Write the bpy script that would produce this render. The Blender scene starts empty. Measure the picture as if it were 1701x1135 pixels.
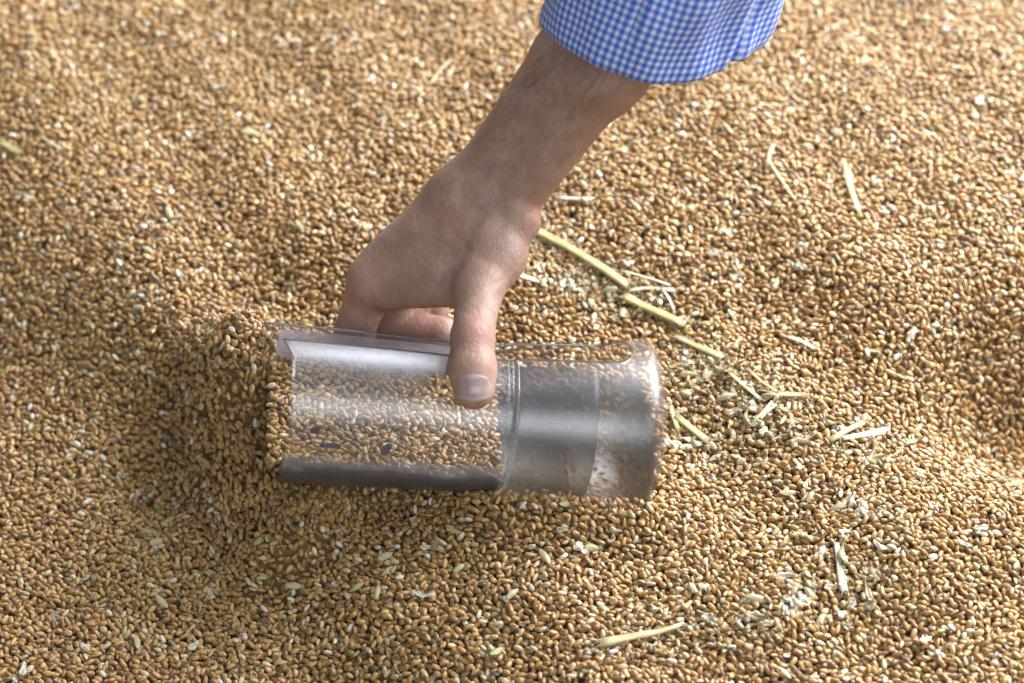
import bpy, math, random
import numpy as np
from mathutils import Vector, Matrix

random.seed(7)
RNG = np.random.default_rng(11)
S = bpy.context.scene
COL = S.collection

# ------------------------------------------------------------------ camera
PITCH = math.radians(50.0)
DIST = 1.36
LENS = 70.0 * 1.36 / 1.03
FPX = LENS / 36.0 * 1701.0
CP, SP = math.cos(PITCH), math.sin(PITCH)
CAM = np.array([0.0, -DIST * CP, DIST * SP])
RT = np.array([1.0, 0.0, 0.0])
UP = np.array([0.0, SP, CP])
FW = np.array([0.0, CP, -SP])

cam_data = bpy.data.cameras.new("camera")
cam_data.lens = LENS
cam_data.sensor_width = 36.0
cam_data.clip_start = 0.02
cam_data.clip_end = 50.0
cam_data.dof.use_dof = True
cam_data.dof.focus_distance = DIST - 0.07
cam_data.dof.aperture_fstop = 5.0
cam = bpy.data.objects.new("camera", cam_data)
cam.location = CAM
cam.rotation_euler = (math.pi / 2 - PITCH, 0, 0)
COL.objects.link(cam)
S.camera = cam

# ------------------------------------------------------------------ world and lamps
w = bpy.data.worlds.new("World")
S.world = w
w.use_nodes = True
bg = w.node_tree.nodes["Background"]
bg.inputs[0].default_value = (0.76, 0.86, 1.0, 1)
bg.inputs[1].default_value = 0.34


def area(name, direction, dist, size, power, color, target=(0, 0, 0.03)):
    L = bpy.data.lights.new(name, 'AREA')
    L.shape = 'RECTANGLE'
    L.size, L.size_y = size
    L.energy = power
    L.color = color
    o = bpy.data.objects.new(name, L)
    d = Vector(direction).normalized()
    o.location = Vector(target) + d * dist
    o.rotation_euler = d.to_track_quat('Z', 'Y').to_euler()
    COL.objects.link(o)
    return o


area("barn_door_daylight", (0.70, 0.56, 0.64), 1.7, (1.6, 1.4), 158, (0.84, 0.90, 1.0))
area("window_daylight", (0.25, -0.66, 0.70), 2.6, (2.4, 0.9), 32, (0.86, 0.92, 1.0))

S.view_settings.view_transform = 'Standard'
S.view_settings.look = 'None'
S.view_settings.exposure = 0.0
S.view_settings.gamma = 1.0
S.view_settings.use_curve_mapping = False
S.render.engine = 'CYCLES'
S.cycles.use_denoising = True
S.cycles.max_bounces = 10
S.cycles.transparent_max_bounces = 24
S.cycles.diffuse_bounces = 2
S.cycles.glossy_bounces = 4
S.cycles.caustics_reflective = False
S.cycles.caustics_refractive = False


# ------------------------------------------------------------------ helpers
def K(px, py, z):
    """photo pixel + centimetres towards the camera -> camera frame in cm"""
    d = DIST * 100 - z
    return np.array([(px - 850.5) / FPX * d, (567.5 - py) / FPX * d, z])


ORIG = CAM + FW * DIST


def W(c):
    """camera frame cm -> world metres"""
    c = np.asarray(c, float)
    return ORIG + (c[..., 0:1] * RT + c[..., 1:2] * UP - c[..., 2:3] * FW) * 0.01


def KW(px, py, z):
    return W(K(px, py, z))


def ray_at_z(px, py, z=0.0):
    d = (px - 850.5) / FPX * RT + (567.5 - py) / FPX * UP + FW
    t = (z - CAM[2]) / d[2]
    return CAM + d * t


def tag(o, label=None, cat=None, group=None, kind=None):
    if label: o['label'] = label
    if cat: o['category'] = cat
    if group: o['group'] = group
    if kind: o['kind'] = kind
    return o


def mesh_obj(name, verts, faces, mat=None, parent=None, smooth=True, uvs=None):
    me = bpy.data.meshes.new(name)
    me.from_pydata([tuple(map(float, v)) for v in verts], [], [tuple(map(int, f)) for f in faces])
    if uvs is not None:
        uvl = me.uv_layers.new(name="UVMap")
        li = np.empty(len(me.loops), dtype=np.int32)
        me.loops.foreach_get("vertex_index", li)
        uvl.data.foreach_set("uv", np.asarray(uvs, dtype=np.float32)[li].ravel())
    if smooth:
        me.polygons.foreach_set("use_smooth", [True] * len(me.polygons))
    if mat: me.materials.append(mat)
    me.update()
    o = bpy.data.objects.new(name, me)
    COL.objects.link(o)
    if parent:
        o.parent = parent
        o.matrix_parent_inverse = parent.matrix_world.inverted()
    return o


def empty(name, loc):
    o = bpy.data.objects.new(name, None)
    o.empty_display_size = 0.02
    o.location = loc
    COL.objects.link(o)
    o.matrix_world = Matrix.Translation(Vector(loc))
    return o


class NT:
    def __init__(self, name):
        self.m = bpy.data.materials.new(name)
        self.m.use_nodes = True
        self.t = self.m.node_tree
        self.t.nodes.clear()
        self.out = self.n('ShaderNodeOutputMaterial')

    def n(self, typ, **kw):
        nd = self.t.nodes.new(typ)
        for k, v in kw.items():
            if k in ('i',):
                for kk, vv in v.items():
                    if hasattr(vv, 'is_output') or isinstance(vv, bpy.types.NodeSocket):
                        self.t.links.new(vv, nd.inputs[kk])
                    else:
                        nd.inputs[kk].default_value = vv
            else:
                setattr(nd, k, v)
        return nd

    def ramp(self, fac, stops, interp='LINEAR'):
        r = self.n('ShaderNodeValToRGB')
        r.color_ramp.interpolation = interp
        el = r.color_ramp.elements
        while len(el) < len(stops): el.new(0.5)
        for e, (p, c) in zip(el, stops):
            e.position = p
            e.color = (*c, 1) if len(c) == 3 else c
        self.t.links.new(fac, r.inputs[0])
        return r.outputs[0]

    def math(self, op, a, b=0.0, c=None, clamp=False):
        nd = self.n('ShaderNodeMath', operation=op, use_clamp=clamp)
        for k, v in enumerate((a, b) if c is None else (a, b, c)):
            if isinstance(v, bpy.types.NodeSocket): self.t.links.new(v, nd.inputs[k])
            else: nd.inputs[k].default_value = v
        return nd.outputs[0]

    def mix(self, fac, a, b, blend='MIX'):
        nd = self.n('ShaderNodeMix', data_type='RGBA', blend_type=blend)
        for k, v in ((0, fac), (6, a), (7, b)):
            if isinstance(v, bpy.types.NodeSocket): self.t.links.new(v, nd.inputs[k])
            else: nd.inputs[k].default_value = (*v, 1) if (k > 0 and len(v) == 3) else v
        return nd.outputs[2]

    def noise(self, vec, scale, detail=2.0, rough=0.5, dist=0.0):
        nd = self.n('ShaderNodeTexNoise', i={'Scale': scale, 'Detail': detail, 'Roughness': rough, 'Distortion': dist})
        if vec is not None: self.t.links.new(vec, nd.inputs['Vector'])
        return nd.outputs[0]

    def mapping(self, vec, scale=(1, 1, 1), rot=(0, 0, 0)):
        nd = self.n('ShaderNodeMapping', i={'Scale': scale, 'Rotation': rot})
        self.t.links.new(vec, nd.inputs['Vector'])
        return nd.outputs[0]

    def bump(self, h, strength, dist, normal=None):
        nd = self.n('ShaderNodeBump', i={'Height': h, 'Strength': strength, 'Distance': dist})
        if normal: self.t.links.new(normal, nd.inputs['Normal'])
        return nd.outputs[0]

    def finish(self, sh):
        self.t.links.new(sh, self.out.inputs[0])
        return self.m


# ------------------------------------------------------------------ materials
def grain_material():
    t = NT("wheat_grain")
    a = t.n('ShaderNodeAttribute', attribute_type='INSTANCER', attribute_name='tint')
    oc = t.n('ShaderNodeTexCoord').outputs['Object']
    base = t.ramp(a.outputs['Fac'], [(0.0, (0.13, 0.062, 0.012)), (0.22, (0.24, 0.11, 0.02)),
                                     (0.6, (0.45, 0.225, 0.042)), (0.84, (0.56, 0.345, 0.115)),
                                     (0.94, (0.60, 0.48, 0.27)), (1.0, (0.76, 0.70, 0.56))])
    # darker furrow and paler, slightly dusty ends: colour of the kernel itself
    sp = t.n('ShaderNodeSeparateXYZ')
    t.t.links.new(oc, sp.inputs[0])
    ends = t.ramp(t.math('ABSOLUTE', sp.outputs[0]), [(0.0, (0, 0, 0)), (0.0016, (0, 0, 0)), (0.0026, (1, 1, 1))])
    c1 = t.mix(t.math('MULTIPLY', ends, 0.35), base, (0.52, 0.40, 0.18))
    va = t.n('ShaderNodeVectorMath', operation='ADD')
    t.t.links.new(oc, va.inputs[0])
    t.t.links.new(t.n('ShaderNodeAttribute', attribute_type='INSTANCER', attribute_name='tint').outputs['Vector'], va.inputs[1])
    ns = t.noise(va.outputs[0], 900, 2)
    c2 = t.mix(t.math('MULTIPLY', ns, 0.35), c1, (0.19, 0.095, 0.02))
    b = t.n('ShaderNodeBsdfPrincipled', i={'Base Color': c2, 'Roughness': 0.44, 'Specular IOR Level': 0.85,
                                           'Sheen Weight': 0.35, 'Sheen Roughness': 0.35, 'Sheen Tint': (0.93, 0.90, 1.0, 1)})
    b.inputs['Normal'].default_value = (0, 0, 0)
    nb = t.bump(t.noise(t.mapping(oc, (0.25, 1, 1)), 3500, 2), 0.25, 0.0002)
    t.t.links.new(nb, b.inputs['Normal'])
    return t.finish(b.outputs[0])


def bed_material():
    t = NT("grain_bed")
    oc = t.n('ShaderNodeTexCoord').outputs['Object']
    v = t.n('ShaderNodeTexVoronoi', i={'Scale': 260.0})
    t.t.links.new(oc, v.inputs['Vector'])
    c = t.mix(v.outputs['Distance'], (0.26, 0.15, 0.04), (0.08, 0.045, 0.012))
    b = t.n('ShaderNodeBsdfPrincipled', i={'Base Color': c, 'Roughness': 0.8})
    return t.finish(b.outputs[0])


def skin_material():
    t = NT("skin")
    oc = t.n('ShaderNodeTexCoord').outputs['Object']
    at = t.n('ShaderNodeAttribute', attribute_name='red').outputs['Fac']
    n1 = t.noise(oc, 45, 3, 0.6)
    n2 = t.noise(oc, 260, 3, 0.6)
    c = t.ramp(n1, [(0.3, (0.28, 0.160, 0.110)), (0.52, (0.36, 0.225, 0.160)), (0.75, (0.44, 0.295, 0.22))])
    c = t.mix(t.ramp(n2, [(0.42, (0, 0, 0)), (0.72, (0.6, 0.6, 0.6))]), c, (0.33, 0.16, 0.10))
    c = t.mix(t.math('MULTIPLY', at, 0.6), c, (0.47, 0.20, 0.16))
    # freckles
    vf = t.n('ShaderNodeTexVoronoi', i={'Scale': 240.0})
    t.t.links.new(oc, vf.inputs['Vector'])
    fr = t.ramp(vf.outputs['Distance'], [(0.05, (0.55, 0.55, 0.55)), (0.17, (0, 0, 0))])
    c = t.mix(fr, c, (0.30, 0.13, 0.07))
    v = t.n('ShaderNodeTexVoronoi', i={'Scale': 950.0})
    t.t.links.new(t.mapping(oc, (1, 0.75, 1.2)), v.inputs['Vector'])
    hair = t.noise(t.mapping(oc, (1.0, 0.25, 0.35), (0, 0, 0.6)), 700, 3, 0.6)
    h = t.math('ADD', t.math('MULTIPLY', v.outputs['Distance'], 0.8), t.math('MULTIPLY', hair, 1.2))
    fold = t.noise(t.mapping(oc, (1, 1, 1), (0.3, 0.2, 0.7)), 160, 4, 0.65, 0.6)
    h = t.math('ADD', t.math('MULTIPLY', h, 0.55), t.math('MULTIPLY', fold, 1.8))
    nb = t.bump(h, 0.5, 0.0007)
    b = t.n('ShaderNodeBsdfPrincipled', i={'Base Color': c, 'Roughness': 0.50, 'Subsurface Weight': 0.12,
                                           'Subsurface Radius': (0.006, 0.0025, 0.0012), 'Subsurface Scale': 0.6,
                                           'Specular IOR Level': 0.42, 'Normal': nb})
    return t.finish(b.outputs[0])


def simple(name, color, rough=0.5, spec=0.5, noise=None, bump=None):
    t = NT(name)
    oc = t.n('ShaderNodeTexCoord').outputs['Object']
    b = t.n('ShaderNodeBsdfPrincipled', i={'Base Color': (*color, 1), 'Roughness': rough, 'Specular IOR Level': spec})
    if noise:
        col2, sc = noise
        t.t.links.new(t.mix(t.noise(oc, sc, 3), color, col2), b.inputs['Base Color'])
    if bump:
        t.t.links.new(t.bump(t.noise(oc, bump[0], 3), bump[1], bump[2]), b.inputs['Normal'])
    return t.finish(b.outputs[0])


def straw_material(name, c0, c1, c2):
    t = NT(name)
    uv = t.n('ShaderNodeTexCoord').outputs['UV']
    fib = t.noise(t.mapping(uv, (5, 26, 1)), 1.0, 4, 0.7)
    blot = t.noise(t.mapping(uv, (2, 3, 1)), 3.0, 2)
    c = t.mix(t.ramp(fib, [(0.36, (0, 0, 0)), (0.64, (1, 1, 1))]), c0, c1)
    c = t.mix(t.ramp(blot, [(0.42, (0, 0, 0)), (0.68, (0.8, 0.8, 0.8))]), c, c2)
    b = t.n('ShaderNodeBsdfPrincipled', i={'Base Color': c, 'Roughness': 0.42, 'Specular IOR Level': 0.5,
                                           'Normal': t.bump(fib, 0.5, 0.0003)})
    return t.finish(b.outputs[0])


def chaff_material(name, c0, c1):
    t = NT(name)
    oc = t.n('ShaderNodeTexCoord').outputs['Object']
    fib = t.noise(t.mapping(oc, (120, 1100, 400)), 1.0, 3, 0.6)
    c = t.mix(fib, c0, c1)
    d = t.n('ShaderNodeBsdfPrincipled', i={'Base Color': c, 'Roughness': 0.5, 'Specular IOR Level': 0.4,
                                           'Normal': t.bump(fib, 0.5, 0.0003)})
    tr = t.n('ShaderNodeBsdfTranslucent', i={'Color': c})
    mx = t.n('ShaderNodeMixShader', i={0: 0.25, 1: d.outputs[0], 2: tr.outputs[0]})
    return t.finish(mx.outputs[0])


def plastic_material(name, haze, haze_col, tint, rough=0.17, fine=1.0, gloss=0.06):
    """clear, scuffed polycarbonate: see-through sheet with gloss and a little milkiness"""
    t = NT(name)
    uv = t.n('ShaderNodeTexCoord').outputs['UV']
    # scratches run round and along the wall
    s1 = t.noise(t.mapping(uv, (3, 160, 1), (0, 0, 0.02)), 1.0, 4, 0.65)
    s2 = t.noise(t.mapping(uv, (14, 9, 1), (0, 0, 0.6)), 1.0, 5, 0.6)
    sc = t.math('ADD', t.math('MULTIPLY', s1, 0.7), t.math('MULTIPLY', s2, 0.3))
    nb = t.bump(sc, 0.18 * fine, 0.0004)
    tr = t.n('ShaderNodeBsdfTransparent', i={'Color': (*tint, 1)})
    gl = t.n('ShaderNodeBsdfGlossy', i={'Color': (1, 1, 1, 1), 'Roughness': rough, 'Normal': nb})
    df = t.n('ShaderNodeBsdfDiffuse', i={'Color': (*haze_col, 1), 'Normal': nb})
    tl = t.n('ShaderNodeBsdfTranslucent', i={'Color': (*haze_col, 1), 'Normal': nb})
    hz = t.n('ShaderNodeMixShader', i={0: 0.4, 1: df.outputs[0], 2: tl.outputs[0]})
    hf = t.math('MULTIPLY', t.ramp(sc, [(0.35, (0.35, 0.35, 0.35)), (0.65, (1, 1, 1))]), haze)
    if name == "clear_plastic":
        # underside shade painted on the trough's foot, and the handle end is scuffed cloudy
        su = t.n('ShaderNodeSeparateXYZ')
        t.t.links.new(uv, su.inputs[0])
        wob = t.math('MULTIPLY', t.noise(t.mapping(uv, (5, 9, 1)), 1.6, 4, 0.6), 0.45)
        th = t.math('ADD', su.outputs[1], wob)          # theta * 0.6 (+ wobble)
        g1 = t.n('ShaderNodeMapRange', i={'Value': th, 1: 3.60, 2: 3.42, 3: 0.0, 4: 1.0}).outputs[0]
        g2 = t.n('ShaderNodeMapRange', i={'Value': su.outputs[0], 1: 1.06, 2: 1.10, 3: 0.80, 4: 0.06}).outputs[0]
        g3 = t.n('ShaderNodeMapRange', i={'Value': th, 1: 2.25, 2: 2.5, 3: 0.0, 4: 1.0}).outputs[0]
        foot_shade = t.math('MULTIPLY', t.math('MULTIPLY', g1, g3), g2)
        cloud = t.n('ShaderNodeMapRange', i={'Value': su.outputs[0], 1: 1.46, 2: 1.53, 3: 1.0, 4: 1.7}).outputs[0]
        hf = t.math('MAXIMUM', t.math('MULTIPLY', hf, cloud), foot_shade, clamp=True)
        dc = t.mix(t.n('ShaderNodeMapRange', i={'Value': su.outputs[0], 1: 1.0, 2: 1.4}).outputs[0], haze_col, (0.46, 0.39, 0.32))
        dc = t.mix(foot_shade, dc, (0.025, 0.019, 0.014))
        t.t.links.new(t.n('ShaderNodeMapRange', i={'Value': su.outputs[0], 1: 1.5, 2: 1.6, 3: rough, 4: 0.30}).outputs[0], gl.inputs['Roughness'])
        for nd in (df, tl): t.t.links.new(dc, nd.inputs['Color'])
    if name == "smoky_plastic":
        pt = t.noise(t.mapping(uv, (9, 3.0, 1), (0, 0, 0.5)), 1.3, 4, 0.6)
        lines = t.noise(t.mapping(uv, (1.2, 40, 1), (0, 0, 0.03)), 1.0, 4, 0.7)
        pt = t.math('ADD', t.math('MULTIPLY', pt, 0.6), t.math('MULTIPLY', lines, 0.4))
        hf = t.math('MULTIPLY', hf, t.ramp(pt, [(0.38, (0.35, 0.35, 0.35)), (0.62, (1.5, 1.5, 1.5))]), clamp=True)
        t.t.links.new(t.mix(pt, (0.05, 0.048, 0.045), (0.26, 0.25, 0.235)), df.inputs['Color'])
    m1 = t.n('ShaderNodeMixShader', i={0: hf, 1: tr.outputs[0], 2: hz.outputs[0]})
    fr = t.n('ShaderNodeLayerWeight', i={'Blend': 0.5, 'Normal': nb})
    ff = t.math('ADD', t.math('MULTIPLY', t.math('POWER', fr.outputs['Facing'], 4.0), 0.42), gloss, clamp=True)
    if name == "clear_plastic":      # the scuffed handle end shines less
        ff = t.math('MULTIPLY', ff, t.n('ShaderNodeMapRange', i={'Value': su.outputs[0], 1: 1.66, 2: 1.76, 3: 1.0, 4: 0.6}).outputs[0])
    m2 = t.n('ShaderNodeMixShader', i={0: ff, 1: m1.outputs[0], 2: gl.outputs[0]})
    return t.finish(m2.outputs[0])


def gingham_material():
    t = NT("gingham_cotton")
    uv = t.n('ShaderNodeTexCoord').outputs['UV']
    sp = t.n('ShaderNodeSeparateXYZ')
    t.t.links.new(uv, sp.inputs[0])      # uv in check periods

    def stripe(s):
        f = t.math('FRACT', s)
        up = t.n('ShaderNodeMapRange', i={'Value': f, 1: 0.0, 2: 0.09})
        dn = t.n('ShaderNodeMapRange', i={'Value': f, 1: 0.52, 2: 0.62, 3: 1.0, 4: 0.0})
        return t.math('MULTIPLY', up.outputs[0], dn.outputs[0])
    a, b_ = stripe(sp.outputs[0]), stripe(sp.outputs[1])
    # threads: where one set of coloured yarns crosses white ones the cloth is a twill mix
    tw = t.math('FRACT', t.math('MULTIPLY', t.math('ADD', sp.outputs[0], sp.outputs[1]), 9.0))
    tw = t.ramp(tw, [(0.3, (0.46, 0.46, 0.46)), (0.7, (0.74, 0.74, 0.74))])
    ssum = t.math('MULTIPLY', t.math('ADD', a, b_), 0.5)
    both = t.math('MULTIPLY', a, b_)
    one = t.math('SUBTRACT', t.math('MAXIMUM', a, b_), both)
    av = t.math('MULTIPLY', t.math('MULTIPLY', a, t.math('SUBTRACT', 1.0, b_)), 0.16)
    fac = t.math('ADD', t.math('ADD', both, t.math('MULTIPLY', one, tw)), av, clamp=True)
    c = t.mix(fac, (0.72, 0.74, 0.84), (0.035, 0.13, 0.58))
    wv = t.n('ShaderNodeTexNoise', i={'Scale': 12.0, 'Detail': 3.0})
    t.t.links.new(uv, wv.inputs['Vector'])
    n = t.bump(wv.outputs[0], 0.3, 0.0002)
    d = t.n('ShaderNodeBsdfPrincipled', i={'Base Color': c, 'Roughness': 0.85, 'Specular IOR Level': 0.2,
                                           'Sheen Weight': 0.15, 'Normal': n})
    tl = t.n('ShaderNodeBsdfTranslucent', i={'Color': c})
    mx = t.n('ShaderNodeMixShader', i={0: 0.15, 1: d.outputs[0], 2: tl.outputs[0]})
    return t.finish(mx.outputs[0])


M = dict(
    grain=grain_material(), bed=bed_material(), skin=skin_material(),
    nail=simple("nail", (0.34, 0.22, 0.205), 0.24, 0.5, ((0.40, 0.27, 0.245), 150)),
    nailtip=simple("nail_tip", (0.40, 0.31, 0.25), 0.4, 0.5),
    hair=simple("hair", (0.16, 0.09, 0.045), 0.5, 0.4),
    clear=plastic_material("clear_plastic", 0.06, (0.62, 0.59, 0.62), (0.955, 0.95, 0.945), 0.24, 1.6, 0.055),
    smoke=plastic_material("smoky_plastic", 0.30, (0.20, 0.195, 0.185), (0.60, 0.59, 0.565), 0.30, 3.0, 0.03),
    lit_wall=plastic_material("lit_wall_plastic", 1.0, (0.58, 0.54, 0.61), (0.9, 0.88, 0.9), 0.25),
    edge=plastic_material('cut_edge', 0.9, (0.16, 0.15, 0.16), (0.5, 0.5, 0.5), 0.2),
    rib=plastic_material("rib_plastic", 0.5, (0.50, 0.49, 0.50), (0.8, 0.8, 0.8), 0.15),
    mark=simple("mark_ink", (0.055, 0.075, 0.10), 0.4),
    dirt=simple("dirt", (0.025, 0.02, 0.015), 0.7),
    cloth=gingham_material(),
    straw_green=straw_material("straw_olive", (0.34, 0.27, 0.085), (0.46, 0.39, 0.18), (0.24, 0.17, 0.06)),
    straw_gold=straw_material("straw_gold", (0.41, 0.32, 0.12), (0.54, 0.46, 0.26), (0.32, 0.22, 0.09)),
    straw_pale=straw_material("straw_pale", (0.58, 0.51, 0.33), (0.70, 0.65, 0.50), (0.44, 0.36, 0.20)),
    chaff=chaff_material("chaff_cream", (0.47, 0.38, 0.19), (0.62, 0.54, 0.35)),
    chaff_white=chaff_material("chaff_white", (0.54, 0.46, 0.30), (0.70, 0.64, 0.50)),
    chaff_green=chaff_material("chaff_olive", (0.42, 0.36, 0.15), (0.56, 0.50, 0.27)),
)

# ------------------------------------------------------------------ scoop frame (needed by the ground)
SC_C = K(785, 690, 6.4)                         # on the axis
_ax = np.array([math.cos(math.radians(9)) * math.cos(math.radians(4.7)), -math.sin(math.radians(4.7)), -math.sin(math.radians(9))])
SC_A = _ax / np.linalg.norm(_ax)                # towards the closed end (camera frame)
SC_N = np.array([0, 0, 1.0]); SC_N = SC_N - SC_A * SC_N.dot(SC_A)
_v = -(SC_C - np.array([0, 0, DIST * 100.0])); _v /= np.linalg.norm(_v)
SC_N = _v - SC_A * _v.dot(SC_A); SC_N /= np.linalg.norm(SC_N)
SC_M = np.cross(SC_N, SC_A)                     # image up
if SC_M[1] < 0: SC_M = -SC_M
S_CENTER = 9.35                                 # s at SC_C
SC_LEN = 18.55
SC_0 = SC_C - SC_A * S_CENTER


def sc_r(s):
    r = 3.84 - 0.20 * (0.5 - 0.5 * math.cos(math.pi * min(s, 10.8) / 10.8))
    if s > 10.85: r = 3.76 + 0.45 * (s - 10.85) / 6.5
    e = 17.35
    if s > e:
        q = min(1.0, (s - e) / (SC_LEN - e))
        r *= max(0.0, 1 - q ** 2.6) ** (1 / 2.6)
    return r


def sc_p(s, th, r):
    return SC_0 + SC_A * s + r * (math.cos(th) * SC_N + math.sin(th) * SC_M)


_ss = np.linspace(-1, 20, 400)
_sr = np.array([sc_r(max(0.0, v)) if v < SC_LEN else 0.0 for v in _ss])


def SCR(s):
    return np.interp(s, _ss, _sr)


SCW0 = W(SC_0)
SCWA = W(SC_A) - W(np.zeros(3)); SCWA /= np.linalg.norm(SCWA)

# ------------------------------------------------------------------ the heap: shape of its surface
BUMPS = []


def bump(px, py, amp, sx, sy=None, rot=0.0):
    p = ray_at_z(px, py)
    BUMPS.append((p[0], p[1], amp, sx, sy or sx, math.radians(rot)))


# large roll of the heap
bump(1715, 655, -0.062, 0.062, 0.055)
bump(1520, 560, 0.012, 0.05, 0.05)
STEP_A = ray_at_z(20, 400)
STEP_B = ray_at_z(400, 790)
bump(1560, 860, 0.010, 0.12, 0.04, 30)
bump(1350, 250, 0.020, 0.20, 0.14)
bump(700, 1100, -0.006, 0.14, 0.04)
# spill round the scoop
bump(405, 640, 0.056, 0.031, 0.036)
bump(485, 848, 0.024, 0.028, 0.013, 20)        # grain pushed up in front of the mouth
bump(270, 690, -0.024, 0.035, 0.035)
bump(610, 822, -0.010, 0.045, 0.011)
bump(650, 905, -0.010, 0.07, 0.03)
bump(420, 520, -0.012, 0.05, 0.04)
bump(930, 845, 0.013, 0.060, 0.014, -6)
bump(815, 805, 0.012, 0.018, 0.013)
bump(1160, 760, -0.006, 0.03, 0.04)
bump(1020, 560, -0.010, 0.07, 0.03)


def heap_h(x, y):
    x = np.asarray(x, float); y = np.asarray(y, float)
    h = np.zeros_like(x)
    for bx, by, a, sx, sy, r in BUMPS:
        dx, dy = x - bx, y - by
        u = dx * math.cos(r) + dy * math.sin(r)
        v = -dx * math.sin(r) + dy * math.cos(r)
        h += a * np.exp(-(u / sx) ** 2 - (v / sy) ** 2)
    # bank falling away towards the near left
    d = STEP_B[:2] - STEP_A[:2]; d = d / np.linalg.norm(d)
    q = (y - STEP_A[1]) * d[0] - (x - STEP_A[0]) * d[1]      # positive on the right of the line
    h -= 0.045 / (1 + np.exp(q / 0.018))
    h += 0.0030 * np.sin(x * 31 + 2 * np.sin(y * 17)) * np.sin(y * 27 + 1.3) + 0.0016 * np.sin(x * 71 + y * 40)
    # the scoop lies in the heap: the surface passes under it
    ax2 = SCWA[:2] / np.linalg.norm(SCWA[:2])
    s = ((x - SCW0[0]) * ax2[0] + (y - SCW0[1]) * ax2[1]) / np.linalg.norm(SCWA[:2])
    o = -(x - SCW0[0]) * ax2[1] + (y - SCW0[1]) * ax2[0]
    zc = SCW0[2] + s * SCWA[2]
    R = SCR(s * 100) * 0.01 + 0.0005
    inside = (s > -0.001) & (s < 0.186) & (np.abs(o) < R)
    low = zc - np.sqrt(np.maximum(R * R - o * o, 0)) - 0.0022
    low = np.where(np.abs(o) < R, low, 1.0)
    # only the lower half can hold the surface down
    h = np.where(inside, np.minimum(h, low), h)
    return h


# ------------------------------------------------------------------ loose packing of kernels, laid one by one on a periodic patch
TILE = 0.34
CELL = 0.0004
NC = int(round(TILE / CELL))


def pack_tile(n_grains):
    H = np.zeros((NC, NC), dtype=np.float32)
    out = []
    shapes = []
    for k in range(48):
        yaw = math.pi * k / 48
        L, Wd = 0.0026, 0.00142
        R = int(L / CELL) + 1
        gx, gy = np.meshgrid(np.arange(-R, R + 1), np.arange(-R, R + 1), indexing='ij')
        u = (gx * math.cos(yaw) + gy * math.sin(yaw)) * CELL
        v = (-gx * math.sin(yaw) + gy * math.cos(yaw)) * CELL
        q = 1 - (u / L) ** 2 - (v / Wd) ** 2
        m = q > 0.02
        shapes.append((gx[m], gy[m], u[m].astype(np.float32), v[m].astype(np.float32), np.sqrt(q[m]).astype(np.float32), yaw))
    NCAND = 12
    for i in range(n_grains):
        k = RNG.integers(0, 48)
        if RNG.random() < 0.35: k = int(RNG.normal(41, 5)) % 48
        gx, gy, u, v, q, yaw = shapes[k]
        cx = RNG.integers(0, NC, NCAND); cy = RNG.integers(0, NC, NCAND)
        ix = (cx[:, None] + gx) % NC; iy = (cy[:, None] + gy) % NC
        hh = H[ix, iy]
        zz = hh + 0.0013 * q
        j = int(np.argmin(zz.max(axis=1)))
        h = hh[j]
        hm = h.mean()
        su = float(((h - hm) * u).sum() / (u * u).sum()) * 0.75
        sv = float(((h - hm) * v).sum() / (v * v).sum()) * 0.6
        su = max(-0.75, min(0.75, su)); sv = max(-0.9, min(0.9, sv))
        pl = su * u + sv * v
        z = float((h - pl + 0.0013 * q).max()) - 0.00045
        H[ix[j], iy[j]] = np.maximum(h, z + pl + 0.0013 * q)
        out.append((cx[j] * CELL, cy[j] * CELL, z, yaw, math.atan(su), math.atan(sv)))
    g = np.array(out)
    top = H[(g[:, 0] / CELL).astype(int) % NC, (g[:, 1] / CELL).astype(int) % NC]
    keep = g[:, 2] > top - 0.0046
    zt = float(H.mean()); print("packing rms", H.std())
    g = g[keep]
    g[:, 2] -= zt
    return g, H - zt


TG, TH = pack_tile(36000)
FINE = 0.84                      # real kernel size: about 5 mm long
TG[:, :3] *= FINE; TH *= FINE; TILE *= FINE; CELL *= FINE


def surf_add(x, y):
    """height of kernels above the mean surface"""
    return TH[(np.asarray(x) / CELL).astype(int) % NC, (np.asarray(y) / CELL).astype(int) % NC]


def rot_from(yaw, pitch, roll, normal, spin):
    """vectorised: grain frame (x long) -> euler XYZ ; spin = roll about own long axis"""
    n = len(yaw)
    cy, sy = np.cos(yaw), np.sin(yaw)
    X = np.stack([cy * np.cos(pitch), sy * np.cos(pitch), np.sin(pitch)], 1)
    Z0 = np.stack([-sy * 0 - np.sin(pitch) * cy, -np.sin(pitch) * sy, np.cos(pitch)], 1)
    Y0 = np.cross(Z0, X)
    Z = Z0 * np.cos(roll + spin)[:, None] - Y0 * np.sin(roll + spin)[:, None]
    Y = np.cross(Z, X)
    # tilt with the surface normal
    nz = np.array([0, 0, 1.0])
    axis = np.cross(np.broadcast_to(nz, normal.shape), normal)
    sn = np.linalg.norm(axis, axis=1)
    cs = normal[:, 2]
    k = np.where(sn[:, None] > 1e-9, axis / np.maximum(sn, 1e-9)[:, None], np.array([1.0, 0, 0]))

    def R(v):
        return v * cs[:, None] + np.cross(k, v) * sn[:, None] + k * ((k * v).sum(1) * (1 - cs))[:, None]
    X, Y, Z = R(X), R(Y), R(Z)
    # euler XYZ from matrix columns X,Y,Z
    sy_ = np.clip(-X[:, 2], -1, 1)
    ey = np.arcsin(sy_)
    ex = np.arctan2(Y[:, 2], Z[:, 2])
    ez = np.arctan2(X[:, 1], X[:, 0])
    return np.stack([ex, ey, ez], 1)


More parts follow.
